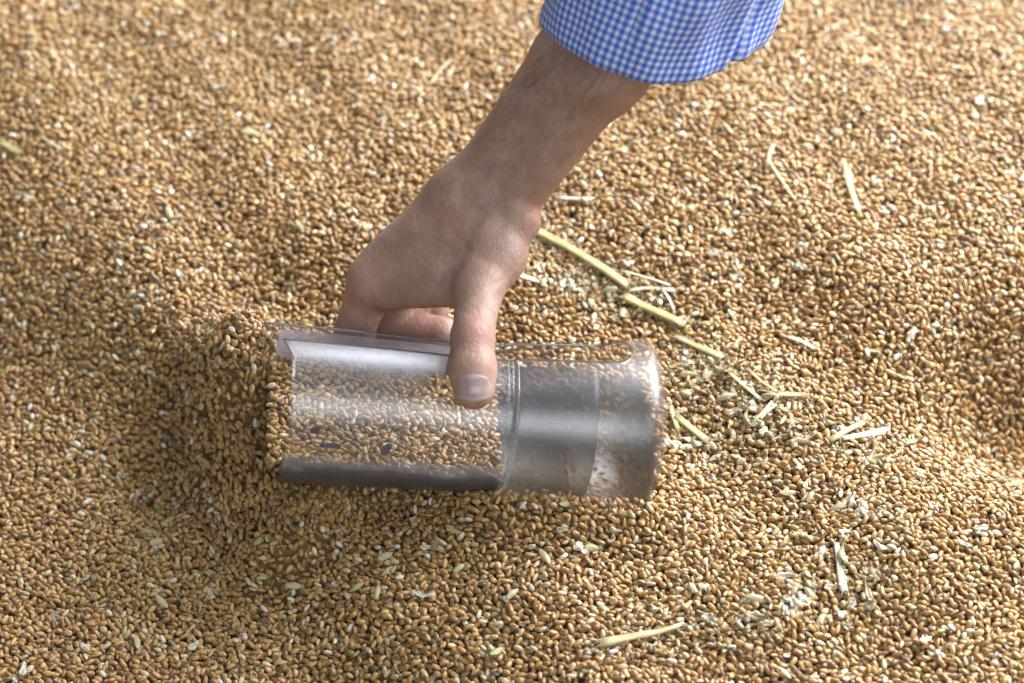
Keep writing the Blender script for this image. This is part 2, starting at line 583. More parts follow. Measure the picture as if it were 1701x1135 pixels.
def tints(n):
    t = np.clip(RNG.normal(0.52, 0.21, n), 0.02, 0.92)
    r = RNG.random(n)
    t[r < 0.05] = RNG.uniform(0.0, 0.15, (r < 0.05).sum())
    m = r > 0.96
    t[m] = RNG.uniform(0.93, 1.0, m.sum())
    return t


def grain_variant(name, plump, crease, seed):
    rs = np.random.default_rng(seed)
    nu, nv = 13, 14
    V, F = [], []
    L = 0.00268
    V.append((-L, 0, 0))
    for i in range(1, nu):
        t = i / nu
        x = -L * math.cos(math.pi * t)
        r = math.sin(math.pi * t) ** 0.82 * (1 + 0.10 * math.cos(math.pi * t))
        for j in range(nv):
            a = 2 * math.pi * j / nv
            cr = 1 - crease * math.exp(-(((a + math.pi) % (2 * math.pi) - math.pi) / 0.30) ** 2) * math.sin(math.pi * t) ** 0.3
            cr *= 1 + 0.05 * math.exp(-(((a + math.pi) % (2 * math.pi) - math.pi) / 1.0) ** 2)
            y = 0.00150 * plump * r * math.sin(a) * cr
            z = 0.00138 * plump * r * math.cos(a) * cr
            z -= 0.00025 * (x / L) ** 2
            V.append((x, y * (1 + rs.normal(0, 0.012)), z))
    V.append((L, 0, 0))
    for j in range(nv):
        F.append((0, 1 + (j + 1) % nv, 1 + j))
        F.append((len(V) - 1, len(V) - 1 - nv + j, len(V) - 1 - nv + (j + 1) % nv))
    for i in range(nu - 2):
        for j in range(nv):
            a = 1 + i * nv + j; b = 1 + i * nv + (j + 1) % nv
            F.append((a, b, b + nv, a + nv))
    me = bpy.data.meshes.new(name)
    me.from_pydata(V, [], F)
    me.polygons.foreach_set("use_smooth", [True] * len(F))
    me.materials.append(M['grain'])
    me.update()
    return bpy.data.objects.new(name, me)      # source shape only, not placed in the scene


VARS = [grain_variant("kernel_a", 1.0, 0.34, 1), grain_variant("kernel_b", 1.08, 0.25, 2), grain_variant("kernel_c", 0.86, 0.42, 3)]


def instancer_group():
    g = bpy.data.node_groups.new("kernels", 'GeometryNodeTree')
    g.interface.new_socket("Geometry", in_out='INPUT', socket_type='NodeSocketGeometry')
    g.interface.new_socket("Geometry", in_out='OUTPUT', socket_type='NodeSocketGeometry')
    N, L = g.nodes, g.links
    gi, go = N.new('NodeGroupInput'), N.new('NodeGroupOutput')
    jn = N.new('GeometryNodeJoinGeometry')
    for v in reversed(VARS):
        oi = N.new('GeometryNodeObjectInfo')
        oi.inputs['Object'].default_value = v
        oi.inputs['As Instance'].default_value = True
        L.new(oi.outputs['Geometry'], jn.inputs[0])
    ip = N.new('GeometryNodeInstanceOnPoints')
    L.new(gi.outputs[0], ip.inputs['Points'])
    L.new(jn.outputs[0], ip.inputs['Instance'])
    ip.inputs['Pick Instance'].default_value = True

    def att(name, typ):
        a = N.new('GeometryNodeInputNamedAttribute')
        a.data_type = typ
        a.inputs['Name'].default_value = name
        return a.outputs['Attribute']
    L.new(att('rot', 'FLOAT_VECTOR'), ip.inputs['Rotation'])
    L.new(att('scl', 'FLOAT_VECTOR'), ip.inputs['Scale'])
    L.new(att('pick', 'INT'), ip.inputs['Instance Index'])
    L.new(ip.outputs[0], go.inputs[0])
    return g


GN = instancer_group()


def instance_cloud(name, P, ROT, TINT, parent=None, scale=1.0):
    n = len(P)
    me = bpy.data.meshes.new(name)
    me.vertices.add(n)
    me.vertices.foreach_set("co", np.asarray(P, dtype=np.float32).ravel())
    a = me.attributes.new('rot', 'FLOAT_VECTOR', 'POINT'); a.data.foreach_set('vector', ROT.astype(np.float32).ravel())
    s = np.stack([RNG.normal(1.0, 0.09, n), RNG.normal(0.98, 0.11, n), RNG.normal(0.98, 0.11, n)], 1).clip(0.7, 1.3) * scale * FINE
    a = me.attributes.new('scl', 'FLOAT_VECTOR', 'POINT'); a.data.foreach_set('vector', s.astype(np.float32).ravel())
    a = me.attributes.new('tint', 'FLOAT', 'POINT'); a.data.foreach_set('value', TINT.astype(np.float32))
    a = me.attributes.new('pick', 'INT', 'POINT'); a.data.foreach_set('value', RNG.choice([0, 0, 1, 1, 2], n).astype(np.int32))
    me.update()
    o = bpy.data.objects.new(name, me)
    COL.objects.link(o)
    if parent: o.parent = parent; o.matrix_parent_inverse = parent.matrix_world.inverted()
    md = o.modifiers.new("kernels", 'NODES')
    md.node_group = GN
    return o


# cover the visible ground and a margin
X0, X1, Y0, Y1 = -0.58, 0.58, -0.36, 0.56
pts = []
for ti in range(math.floor(X0 / TILE), math.ceil(X1 / TILE)):
    for tj in range(math.floor(Y0 / TILE), math.ceil(Y1 / TILE)):
        g = TG.copy()
        g[:, 0] += ti * TILE
        g[:, 1] += tj * TILE
        pts.append(g)
G = np.concatenate(pts)
# a trapezium that follows the view with a margin
half = 0.30 + 0.23 * (G[:, 1] + 0.25)
G = G[(np.abs(G[:, 0]) < half + 0.09) & (G[:, 1] > Y0) & (G[:, 1] < Y1)]
hx = heap_h(G[:, 0], G[:, 1])
e = 0.003
nx = -(heap_h(G[:, 0] + e, G[:, 1]) - heap_h(G[:, 0] - e, G[:, 1])) / (2 * e)
ny = -(heap_h(G[:, 0], G[:, 1] + e) - heap_h(G[:, 0], G[:, 1] - e)) / (2 * e)
NRM = np.stack([nx, ny, np.ones_like(nx)], 1)
NRM[:, :2] = np.clip(NRM[:, :2], -1.2, 1.2)
NRM /= np.linalg.norm(NRM, axis=1)[:, None]
P = np.stack([G[:, 0], G[:, 1], hx], 1) + NRM * G[:, 2:3]
# nothing inside the scoop
rel = P - SCW0
sa = rel @ SCWA
rad = np.linalg.norm(rel - sa[:, None] * SCWA, axis=1)
ok = ~((sa > -0.0) & (sa < 0.187) & (rad < SCR(sa * 100) * 0.01 + 0.0005))
spin = np.where(RNG.random(len(P)) < 0.4, RNG.normal(0, 0.7, len(P)), RNG.uniform(-math.pi, math.pi, len(P)))
flip = RNG.random(len(P)) < 0.5
q0 = ray_at_z(440, 760)
flow = np.exp(-((P[:, 0] - q0[0]) / 0.05) ** 2 - ((P[:, 1] - q0[1]) / 0.045) ** 2) > RNG.uniform(0.15, 1.2, len(P))
G[:, 3] = np.where(flow, RNG.normal(1.75, 0.28, len(P)), G[:, 3])
yaw = G[:, 3] + np.where(flip, math.pi, 0)
pit = np.where(flip, -G[:, 4], G[:, 4])
rl = np.where(flip, -G[:, 5], G[:, 5])
ROT = rot_from(yaw, pit, rl, NRM, spin)
# kernels tumbling over the pushed-up grain at the mouth
nf = 900
fx = np.concatenate([RNG.normal(385, 42, nf // 2), RNG.normal(500, 60, nf - nf // 2)])
fy = np.concatenate([RNG.normal(690, 70, nf // 2), RNG.normal(838, 18, nf - nf // 2)])
fp = []
for x_, y_ in zip(fx, fy):
    p_ = ray_at_z(x_, y_, 0.0)
    for _ in range(4): p_ = ray_at_z(x_, y_, float(heap_h(p_[0], p_[1])) + 0.001)
    p_[2] += 0.0015 + abs(RNG.normal(0, 0.0022))
    fp.append(p_)
fp = np.array(fp)
frel = fp - SCW0; fs = frel @ SCWA
fr_ = np.linalg.norm(frel - fs[:, None] * SCWA, axis=1)
fp = fp[~((fs > -0.002) & (fs < 0.187) & (fr_ < 0.042))]
frot = np.stack([RNG.uniform(-3, 3, len(fp)), RNG.normal(0, 0.5, len(fp)), RNG.normal(1.75, 0.4, len(fp))], 1)
P = np.concatenate([P[ok], fp]); ROT = np.concatenate([ROT[ok], frot])
ok = np.ones(len(P), bool)
heap = instance_cloud("wheat_grain", P, ROT, tints(len(P)))
tag(heap, "golden brown wheat kernels heaped loose over the whole ground", "wheat grain", kind="stuff")
print("kernels", int(ok.sum()))

# solid body of the heap just under the kernels
nx_, ny_ = 240, 260
xs = np.linspace(-1.2, 1.2, nx_); ys = np.linspace(-0.9, 1.6, ny_)
xs = np.sign(xs) * (np.abs(xs) / 1.2) ** 1.5 * 1.2
gx, gy = np.meshgrid(xs, ys, indexing='ij')
gz = heap_h(gx, gy) - 0.0054
V = np.stack([gx, gy, gz], -1).reshape(-1, 3)
ii, jj = np.meshgrid(np.arange(nx_ - 1), np.arange(ny_ - 1), indexing='ij')
a = (ii * ny_ + jj).ravel()
F = np.stack([a, a + ny_, a + ny_ + 1, a + 1], 1)
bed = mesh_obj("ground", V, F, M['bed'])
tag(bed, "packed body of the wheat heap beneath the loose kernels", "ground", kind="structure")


# ------------------------------------------------------------------ scoop
def build_scoop():
    base = W(sc_p(9, -math.pi / 2, 4.0))
    root = empty("scoop", base)
    tag(root, "clear plastic sampling scoop lying half sunk in the wheat under the hand", "scoop")
    D = math.radians
    TN, TF = D(48), D(108)
    s_list = sorted(set([round(v, 4) for v in
                         list(np.linspace(0, 10.7, 44)) + [10.8, 10.85] + list(np.linspace(10.9, 15.2, 18)) +
                         list(np.linspace(15.3, 16.75, 26)) + list(np.linspace(16.8, 17.3, 4)) + list(17.35 + (SC_LEN - 17.35) * np.sin(np.linspace(0.1, 1, 14) * math.pi / 2))]))
    NT_ = 150
    s1, rc = 15.35, 1.35
    V, UV, F = [], [], []
    for s in s_list:
        if s <= s1:
            tn, tf = TN, TF
        elif s < s1 + rc:
            q = (s - s1) / rc
            k = math.sqrt(max(0, 1 - q ** 2.6))
            mid = TN + D(14)
            tn = mid + (TN - mid) * k; tf = mid + (TF - mid) * k
        else:
            tn = tf = TN + D(14)
        arc = 2 * math.pi - (tf - tn)
        r = sc_r(s)
        for j in range(NT_ + 1):
            th = tf + arc * j / NT_           # far edge round the back and underside to the near edge
            d = math.degrees(th)
            # the lip of the mouth is cut obliquely
            sh = 0.0
            if d < 200: sh = -1.15 * max(0.0, (200 - d) / 92)
            elif d > 360 + 34: sh = -0.42 * (d - 394) / 14
            ss = s + sh * max(0.0, 1 - s / 3.0)
            V.append(W(sc_p(ss, th, r)))
            UV.append((s * 0.1, th * 0.6))
    n = NT_ + 1
    for i in range(len(s_list) - 1):
        for j in range(NT_):
            a = i * n + j
            F.append((a, a + 1, a + n + 1, a + n))
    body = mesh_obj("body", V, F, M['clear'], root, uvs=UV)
    md = body.modifiers.new("weld", 'WELD'); md.merge_threshold = 0.00005
    md = body.modifiers.new("wall", 'SOLIDIFY'); md.thickness = 0.0015; md.offset = -1
    md.material_offset_rim = 1
    body.data.materials.append(M['edge'])

    # ring where the trough joins the handle cup
    def ring(name, s0, s1_, rise, mat, t0=D(-235), t1=D(48), thick=0.12, cap=False, dr=0.0):
        prof = [(s0, 0.0), (s0 + 0.05, rise), (s1_ - 0.05, rise), (s1_, 0.0)] if rise else [(s0 + (s1_ - s0) * k / 14, 0) for k in range(15)]
        V, UV, F = [], [], []
        m_ = 120
        for s, dz in prof:
            for j in range(m_ + 1):
                th = t0 + (t1 - t0) * j / m_
                V.append(W(sc_p(s, th, sc_r(s) + dr + dz))); UV.append((s * 0.1, th * 0.6))
        for i in range(len(prof) - 1):
            for j in range(m_):
                a = i * (m_ + 1) + j
                F.append((a, a + 1, a + m_ + 2, a + m_ + 1))
        if cap:
            c0 = len(V)
            s = s1_
            for rr in np.linspace(0.95, 0.0, 9):
                for j in range(m_ + 1):
                    th = t0 + (t1 - t0) * j / m_
                    V.append(W(sc_p(s + 0.05 * (1 - rr), th, (sc_r(s) + dr) * rr))); UV.append((s * 0.1 + 1 - rr, th * 0.6))
            b0 = (len(prof) - 1) * (m_ + 1)
            rows = [b0] + [c0 + k * (m_ + 1) for k in range(9)]
            for i in range(len(rows) - 1):
                for j in range(m_):
                    F.append((rows[i] + j, rows[i] + j + 1, rows[i + 1] + j + 1, rows[i + 1] + j))
        return mesh_obj(name, V, F, mat, root, uvs=UV)
    ring("joint_ring", 10.78, 11.05, 0.10, M['rib'])
    ring("joint_ring", 10.45, 10.58, 0.05, M['rib'])
    ic = ring("inner_cup", 11.1, 14.95, 0, M['smoke'], D(-225), D(45), cap=True, dr=-0.16)

    ring("wall_sheen_strip", -0.35, 8.2, 0, M['lit_wall'], D(108.5), D(158), dr=-0.17)  # bright sheen of the far inner wall, put into a pale strip

    # small dark marks on the lower front wall
    def mark(s, th, ds, dth, mat, name, skew=0.0):
        V, F, nn = [], [], 8
        for i in range(nn + 1):
            for j in range(nn + 1):
                u, v = i / nn - 0.5, j / nn - 0.5
                k = 1 - 0.25 * (abs(2 * u) ** 4 * abs(2 * v) ** 4)
                V.append(W(sc_p(s + ds * u * k + skew * v, D(th + dth * v * k), sc_r(s) + 0.012)))
        for i in range(nn):
            for j in range(nn):
                a = i * (nn + 1) + j
                F.append((a, a + nn + 1, a + nn + 2, a + 1))
        return mesh_obj(name, V, F, mat, body)
    mark(2.30, -31, 0.72, 4.5, M['mark'], "worn_mark")
    mark(4.85, -31.5, 0.42, 10, M['mark'], "worn_mark", 0.14)
    mark(1.35, -20, 0.42, 5, M['dirt'], "dirt_spot", 0.1)
    return root


scoop = build_scoop()

# grain carried inside the trough
def build_load():
    P, Rr = [], []
    wz = np.array([0, 0, 1.0])
    side = np.cross(wz, SCWA); side /= np.linalg.norm(side)      # horizontal, across the scoop
    upn = np.cross(SCWA, side)
    if upn[2] < 0: upn = -upn
    R = 0.0352
    # top surface: patch of the packed tile, laid on the chord
    g = TG[(TG[:, 0] < 0.115)].copy()
    for off in (0,):
        gg = g[(g[:, 1] > 0.1) & (g[:, 1] < 0.1 + 2 * R)]
        u = gg[:, 0] - 0.006
        v = gg[:, 1] - 0.1 - R
        lev = -0.007 + 0.0016 * np.sin(u * 60) + 0.002 * np.exp(-(u / 0.02) ** 2) - 0.10 * v
        z = lev + gg[:, 2]
        okk = (v ** 2 + z ** 2 < (R + 0.0005) ** 2) & (u < 0.1073)
        p = SCW0 + u[:, None] * SCWA + v[:, None] * side + z[:, None] * upn
        nrm = np.broadcast_to(upn, p.shape)
        az = math.atan2(SCWA[1], SCWA[0])
        rt = rot_from(gg[:, 3] + az, gg[:, 4], gg[:, 5], nrm.copy(), RNG.uniform(-3.1, 3.1, len(gg)))
        P.append(p[okk]); Rr.append(rt[okk])
    # against the wall, near side and underneath
    gg = TG[(TG[:, 0] < 0.108) & (TG[:, 1] < 0.020) & (TG[:, 2] > -0.0035)]
    u = gg[:, 0]; ang = -math.radians(10) - gg[:, 1] / 0.0355       # from below level on the near side, downwards and round
    rr = 0.0343 + np.minimum(0, gg[:, 2])
    dirn = -side if (side @ UP) * 1 > 0 else side
    dd = np.cos(ang)[:, None] * (-side if side[1] > 0 else side) + np.sin(ang)[:, None] * upn
    p = SCW0 + u[:, None] * SCWA + rr[:, None] * dd
    nrm = dd
    rt = rot_from(gg[:, 3], gg[:, 4] * 0, gg[:, 5] * 0, nrm.copy(), RNG.uniform(-3.1, 3.1, len(gg)))
    okk = u < 0.1073
    P.append(p[okk]); Rr.append(rt[okk])
    P = np.concatenate(P); Rr = np.concatenate(Rr)
    o = instance_cloud("scooped_grain", P, Rr, tints(len(P)), scale=0.97)
    tag(o, "wheat kernels gathered inside the clear scoop trough", "wheat grain", kind="stuff")
    # dim fill body under the kernels
    V, F = [], []
    prof = [(math.radians(a)) for a in np.linspace(-176, -4, 30)]
    ss = np.linspace(0.002, 0.1060, 12)
    for s in ss:
        for a in prof:
            d = math.cos(a) * (-side if side[1] > 0 else side) + math.sin(a) * upn
            V.append(SCW0 + s * SCWA + 0.0308 * d - upn * 0.0085)
    n = len(prof)
    for i in range(len(ss) - 1):
        for j in range(n):
            a = i * n + j; b = i * n + (j + 1) % n
            F.append((a, b, b + n, a + n))
    F.append(tuple(range(n))); F.append(tuple(range((len(ss) - 1) * n, len(ss) * n))[::-1])
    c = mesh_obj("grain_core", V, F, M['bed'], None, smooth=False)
    c.parent = o
    tag(c, kind="stuff")


build_load()


# ------------------------------------------------------------------ hand and forearm: smooth-blended distance field -> one surface
def smin(a, b, k):
    h = np.clip(0.5 + 0.5 * (b - a) / k, 0, 1)
    return b * (1 - h) + a * h - k * h * (1 - h)


class Field:
    def __init__(self, lo, hi, h):
        self.lo = np.array(lo, float); self.h = h
        self.n = np.ceil((np.array(hi) - self.lo) / h).astype(int) + 1
        self.ax = [self.lo[i] + h * np.arange(self.n[i]) for i in range(3)]
        self.F = np.full(self.n, 6.0, dtype=np.float32)

    def window(self, pts, pad):
        lo = np.maximum(0, np.floor((pts.min(0) - pad - self.lo) / self.h).astype(int))
        hi = np.minimum(self.n, np.ceil((pts.max(0) + pad - self.lo) / self.h).astype(int) + 1)
        return tuple(slice(a, b) for a, b in zip(lo, hi))

    def cone(self, a, b, ra, rb, k, F=None, flat=None):
        """tapered capsule; flat=(dir, factor) squashes it along dir"""
        F = self.F if F is None else F
        a, b = np.asarray(a, float), np.asarray(b, float)
        sl = self.window(np.stack([a, b]), max(ra, rb) + k + 1.6)
        x = self.ax[0][sl[0]][:, None, None]; y = self.ax[1][sl[1]][None, :, None]; z = self.ax[2][sl[2]][None, None, :]
        d = b - a; L2 = d.dot(d) + 1e-9
        px, py, pz = x - a[0], y - a[1], z - a[2]
        t = np.clip((px * d[0] + py * d[1] + pz * d[2]) / L2, 0, 1)
        qx, qy, qz = px - t * d[0], py - t * d[1], pz - t * d[2]
        dist2 = qx ** 2 + qy ** 2 + qz ** 2
        if flat is not None:
            f = np.asarray(flat[0], float); f = f / np.linalg.norm(f)
            c = qx * f[0] + qy * f[1] + qz * f[2]
            dist2 = dist2 + c * c * (1 / flat[1] ** 2 - 1)
        v = (np.sqrt(dist2) - (ra + (rb - ra) * t)).astype(np.float32)
        if flat is not None: v = v * (0.5 + 0.5 * flat[1])
        if k > 0: F[sl] = smin(F[sl], v, k)
        else: F[sl] = np.minimum(F[sl], v)

    def carve(self, a, b, r, depth, soft):
        """shallow crease along a-b"""
        a, b = np.asarray(a, float), np.asarray(b, float)
        sl = self.window(np.stack([a, b]), r * 3)
        x = self.ax[0][sl[0]][:, None, None]; y = self.ax[1][sl[1]][None, :, None]; z = self.ax[2][sl[2]][None, None, :]
        d = b - a; L2 = d.dot(d) + 1e-9
        t = np.clip(((x - a[0]) * d[0] + (y - a[1]) * d[1] + (z - a[2]) * d[2]) / L2, 0, 1)
        q2 = (x - a[0] - t * d[0]) ** 2 + (y - a[1] - t * d[1]) ** 2 + (z - a[2] - t * d[2]) ** 2
        self.F[sl] += (depth * np.exp(-q2 / (r * r))).astype(np.float32)

    def sample(self, p):
        q = (np.asarray(p) - self.lo) / self.h
        i = np.clip(np.floor(q).astype(int), 0, self.n - 2)
        f = np.clip(q - i, 0, 1)
        v = 0
        for dx in (0, 1):
            for dy in (0, 1):
                for dz in (0, 1):
                    wgt = (f[0] if dx else 1 - f[0]) * (f[1] if dy else 1 - f[1]) * (f[2] if dz else 1 - f[2])
                    v += wgt * self.F[i[0] + dx, i[1] + dy, i[2] + dz]
        return v

    def nets(self):
        F = self.F
        ins = F < 0
        nx, ny, nz = F.shape
        cnt = np.zeros((nx - 1, ny - 1, nz - 1), dtype=np.int8)
        corners = [(a, b, c) for a in (0, 1) for b in (0, 1) for c in (0, 1)]
        for a, b, c in corners:
            cnt += ins[a:nx - 1 + a, b:ny - 1 + b, c:nz - 1 + c]
        act = (cnt > 0) & (cnt < 8)
        I = np.argwhere(act)
        idx = -np.ones(act.shape, dtype=np.int64)
        idx[act] = np.arange(len(I))
        acc = np.zeros((len(I), 3)); num = np.zeros(len(I))
        edges = [(p, q) for p in corners for q in corners if p < q and sum(abs(u - v) for u, v in zip(p, q)) == 1]
        for p, q in edges:
            fp = F[I[:, 0] + p[0], I[:, 1] + p[1], I[:, 2] + p[2]]
            fq = F[I[:, 0] + q[0], I[:, 1] + q[1], I[:, 2] + q[2]]
            m = (fp < 0) != (fq < 0)
            t = np.where(m, fp / np.where(m, fp - fq, 1), 0)
            pt = np.array(p)[None] + t[:, None] * (np.array(q) - np.array(p))[None]
            acc[m] += pt[m]; num[m] += 1
        V = self.lo + (I + acc / num[:, None]) * self.h
        faces = []
        for ax in range(3):
            o1, o2 = [(1, 2), (2, 0), (0, 1)][ax]
            sl0 = [slice(1, n - 1) for n in F.shape]; sl1 = list(sl0)
            sl0[ax] = slice(0, F.shape[ax] - 1); sl1[ax] = slice(1, F.shape[ax])
            A, B = ins[tuple(sl0)], ins[tuple(sl1)]
            for sgn in (True, False):
                E = np.argwhere((A != B) & (A == sgn))
                if len(E) == 0: continue
                off = np.array([1, 1, 1]); off[ax] = 0
                E = E + off
                e1 = np.zeros(3, int); e1[o1] = 1
                e2 = np.zeros(3, int); e2[o2] = 1
                q = [idx[tuple((E - e1 - e2).T)], idx[tuple((E - e2).T)], idx[tuple(E.T)], idx[tuple((E - e1).T)]]
                Q = np.stack(q, 1)
                if not sgn: Q = Q[:, ::-1]
                faces.append(Q)
        return V, np.concatenate(faces)


def build_person():
    fl = Field((-10.5, -6.5, -4.5), (14.5, 21.0, 16.5), 0.115)
    c = fl.cone
    # ---- forearm: two bones' worth of muscle, oval, narrowing to the wrist
    c(K(790, 320, 6.3), K(945, 100, 9.6), 1.52, 1.72, 0.5)
    c(K(842, 342, 7.2), K(1006, 116, 11.0), 1.30, 1.64, 1.2)
    c(K(945, 100, 9.6), K(1110, -140, 13.0), 1.75, 2.2, 0.5)
    c(K(1010, 118, 11.0), K(1180, -110, 14.5), 1.8, 2.1, 1.2)
    c(K(800, 335, 4.8), K(975, 110, 7.6), 1.7, 2.1, 1.2)
    # ---- back of the hand
    c(K(795, 318, 6.2), K(640, 462, 4.3), 1.62, 1.18, 1.0)
    c(K(790, 330, 5.2), K(655, 468, 2.3), 1.60, 1.15, 1.0)
    c(K(800, 340, 4.2), K(690, 475, 0.4), 1.50, 1.05, 1.0)
    c(K(830, 350, 6.8), K(800, 400, 7.2), 1.45, 1.55, 0.9)
    c(K(770, 350, 6.6), K(745, 440, 6.6), 1.5, 1.15, 1.2)
    c(K(760, 330, 6.2), K(668, 425, 5.0), 1.35, 1.25, 0.9)
    c(K(700, 400, 6.0), K(640, 440, 5.0), 1.15, 1.1, 0.9)
    # ball of the thumb
    c(K(846, 365, 7.2), K(826, 425, 8.0), 1.18, 1.22, 0.8)
    c(K(826, 425, 8.0), K(792, 490, 9.0), 1.22, 1.05, 0.8)
    # web between thumb and index
    c(K(775, 462, 8.0), K(655, 465, 5.4), 0.95, 0.9, 0.9)
    c(K(755, 492, 8.3), K(640, 492, 5.2), 0.45, 0.62, 0.6)
    palm = fl.F.copy()

    def chain(pts, kk=0.25, root_k=0.55):
        G_ = np.full(fl.n, 6.0, dtype=np.float32)
        for (a, ra), (b, rb) in zip(pts[:-1], pts[1:]):
            c(a, b, ra, rb, kk, F=G_)
        return smin(palm, G_, root_k)
    # thumb, straight, pressed on the near wall
    th = chain([(K(797, 478, 9.2), 1.08), (K(785, 562, 10.9), 1.01), (K(785, 612, 11.5), 1.10), (K(787, 646, 11.55), 1.0)], 0.35, 0.7)
    ix = chain([(K(618, 470, 4.4), 1.22), (K(588, 552, 3.2), 0.98), (K(603, 640, 1.9), 0.86), (K(640, 705, 2.0), 0.72)], 0.3, 0.7)
    md_ = chain([(K(655, 470, 2.4), 1.1), (K(648, 535, 1.2), 0.98), (K(735, 556, 1.6), 0.86), (K(800, 610, 1.6), 0.74)], 0.3, 0.6)
    rg = chain([(K(690, 480, 0.8), 1.0), (K(675, 560, -0.8), 0.92), (K(760, 575, -0.6), 0.82), (K(800, 600, 0.0), 0.7)], 0.3, 0.6)
    pk = chain([(K(715, 480, -0.8), 0.9), (K(725, 545, -2.0), 0.8), (K(770, 585, -1.8), 0.7)], 0.3, 0.6)
    Fm = th
    for g_ in (ix, md_, rg, pk):
        Fm = smin(Fm, g_, 0.12)
    fl.F = Fm
    # knuckle of the index, wrist bone, thumb joint, tendons and veins
    c(K(612, 466, 5.2), K(628, 456, 5.1), 0.92, 0.9, 0.9)
    c(K(800, 312, 8.1), K(806, 318, 8.1), 0.35, 0.35, 0.9)
    c(K(856, 352, 8.3), K(872, 372, 7.9), 0.72, 0.74, 0.5)
    c(K(785, 552, 11.35), K(785, 560, 11.4), 0.60, 0.6, 0.6)
    c(K(822, 350, 8.45), K(775, 470, 9.3), 0.16, 0.22, 0.7)        # thumb tendon
    c(K(755, 340, 8.0), K(650, 440, 5.9), 0.14, 0.14, 0.6)
    for a_, b_, r_ in [((790, 330, 8.15), (745, 395, 8.0), .05), ((745, 395, 8.0), (700, 420, 7.2), .05), ((760, 300, 7.9), (700, 390, 7.2), .04),
                       ((860, 240, 9.2), (800, 320, 8.3), .05), ((930, 150, 10.9), (870, 230, 9.6), .05)]:
        c(K(*a_), K(*b_), r_ + 0.06, r_ + 0.06, 0.38)
    # creases: wrist fold on the radial side, thumb knuckle, web
    def skin_z(px, py, z0=14.0):
        z = z0
        for _ in range(120):
            p = K(px, py, z)
            d = fl.sample(p)
            if d < 0.02: return z
            z -= max(0.02, float(d) * 0.8)
            if z < -4: return None
        return z

    def crease(pl, r, dep):
        P_ = []
        for (x, y) in pl:
            z = skin_z(x, y)
            if z is None: continue
            P_.append(K(x, y, z))
        return [(P_[i], P_[i + 1], r, dep) for i in range(len(P_) - 1)]
    cr = []
    cr += crease([(893, 345), (880, 352), (866, 366), (852, 384)], 0.13, 0.07)
    for dy in (-4, 4, 12, 20):
        cr += crease([(757, 562 + dy), (775, 566 + dy), (795, 566 + dy), (812, 561 + dy)], 0.07, 0.045)
    cr += crease([(812, 478), (832, 466), (852, 446)], 0.09, 0.06)
    for k in range(5):
        cr += crease([(760 + 9 * k, 300 + 10 * k), (782 + 9 * k, 290 + 12 * k), (800 + 9 * k, 286 + 13 * k)], 0.07, 0.022)
    cr += crease([(822, 498), (842, 478), (858, 456)], 0.09, 0.05)
    cr += crease([(760, 395), (775, 412), (800, 425)], 0.2, 0.03)
    for k in range(6):
        cr += crease([(575 + 8 * k, 500 + 6 * k), (583 + 8 * k, 512 + 6 * k)], 0.08, 0.03)
    cr += crease([(618, 500), (625, 518), (628, 545)], 0.14, 0.06)
    for a_, b_, r_, d_ in cr: fl.carve(a_, b_, r_, d_, 0)

    V, Fq = fl.nets()
    # keep grid end inside the sleeve closed
    root = empty("person", W(K(820, 320, 6)))
    tag(root, "man's bare right hand and forearm reaching down from a gingham sleeve", "person")
    body = mesh_obj("body", W(V), Fq, M['skin'], root)
    body['label'] = "bare right hand and hairy forearm, thumb pressed on the plastic"
    sm = body.modifiers.new("smooth", 'SMOOTH'); sm.factor = 0.5; sm.iterations = 3
    # redness where blood shows: thumb joint, thumb tip, index side, wrist fold
    spots = [((785, 545), 0.9, 1.0), ((785, 680), 0.7, 0.8), ((590, 500), 1.4, 0.7), ((606, 450), 1.0, 0.6),
             ((893, 352), 0.7, 0.8), ((700, 535), 1.2, 0.9), ((740, 380), 1.6, 0.35), ((820, 600), 0.7, 0.5)]
    red = np.zeros(len(V))
    pxs = V[:, 0] / (DIST * 100 - V[:, 2]) * FPX + 850.5
    pys = 567.5 - V[:, 1] / (DIST * 100 - V[:, 2]) * FPX
    for (sx, sy), r, amt in spots:
        zc = skin_z(sx, sy)
        if zc is None: zc = 6
        d2 = ((V - K(sx, sy, zc)) ** 2).sum(1)
        red = np.maximum(red, amt * np.exp(-d2 / (r * r)))
    at = body.data.attributes.new('red', 'FLOAT', 'POINT'); at.data.foreach_set('value', red.astype(np.float32))

    # ---- thumbnail, laid on the thumb
    VN, FN = [], []
    nu, nv = 18, 18
    top, bot = 628, 661
    for i in range(nu + 1):
        for j in range(nv + 1):
            u, v = 2 * i / nu - 1, 2 * j / nv - 1
            # square -> rounded outline
            wd = 28.5 * (1 - 0.08 * (1 - v) / 2)
            yy = (top + bot) / 2 + (bot - top) / 2 * v
            sag = 7.5 * (1 - u * u) * max(0, v) ** 1.5 - 6.5 * (1 - u * u) * max(0, -v) ** 2 + 0.0
            xx = 786.5 + wd * u * (1 - 0.10 * abs(v) ** 6)
            yy = yy + sag
            z = skin_z(xx, yy)
            lift = 0.035 if j < nv else 0.02
            if z is None: z = 11.5
            lift += 0.05 * max(0, v) ** 3
            edge = max(abs(u), 0 if v > 0 else abs(v))
            lift -= 0.05 * max(0, edge - 0.85) / 0.15
            VN.append(K(xx, yy, z + lift))
    for i in range(nu):
        for j in range(nv):
            a = i * (nv + 1) + j
            FN.append((a, a + 1, a + nv + 2, a + nv + 1))
    nail = mesh_obj("thumbnail", W(np.array(VN)), FN, M['nail'], body)
    nail.data.materials.append(M['nailtip'])
    for p in nail.data.polygons:
        j = p.index % nv
        if j >= nv - 3: p.material_index = 1
    md = nail.modifiers.new("thick", 'SOLIDIFY'); md.thickness = 0.0005; md.offset = 0
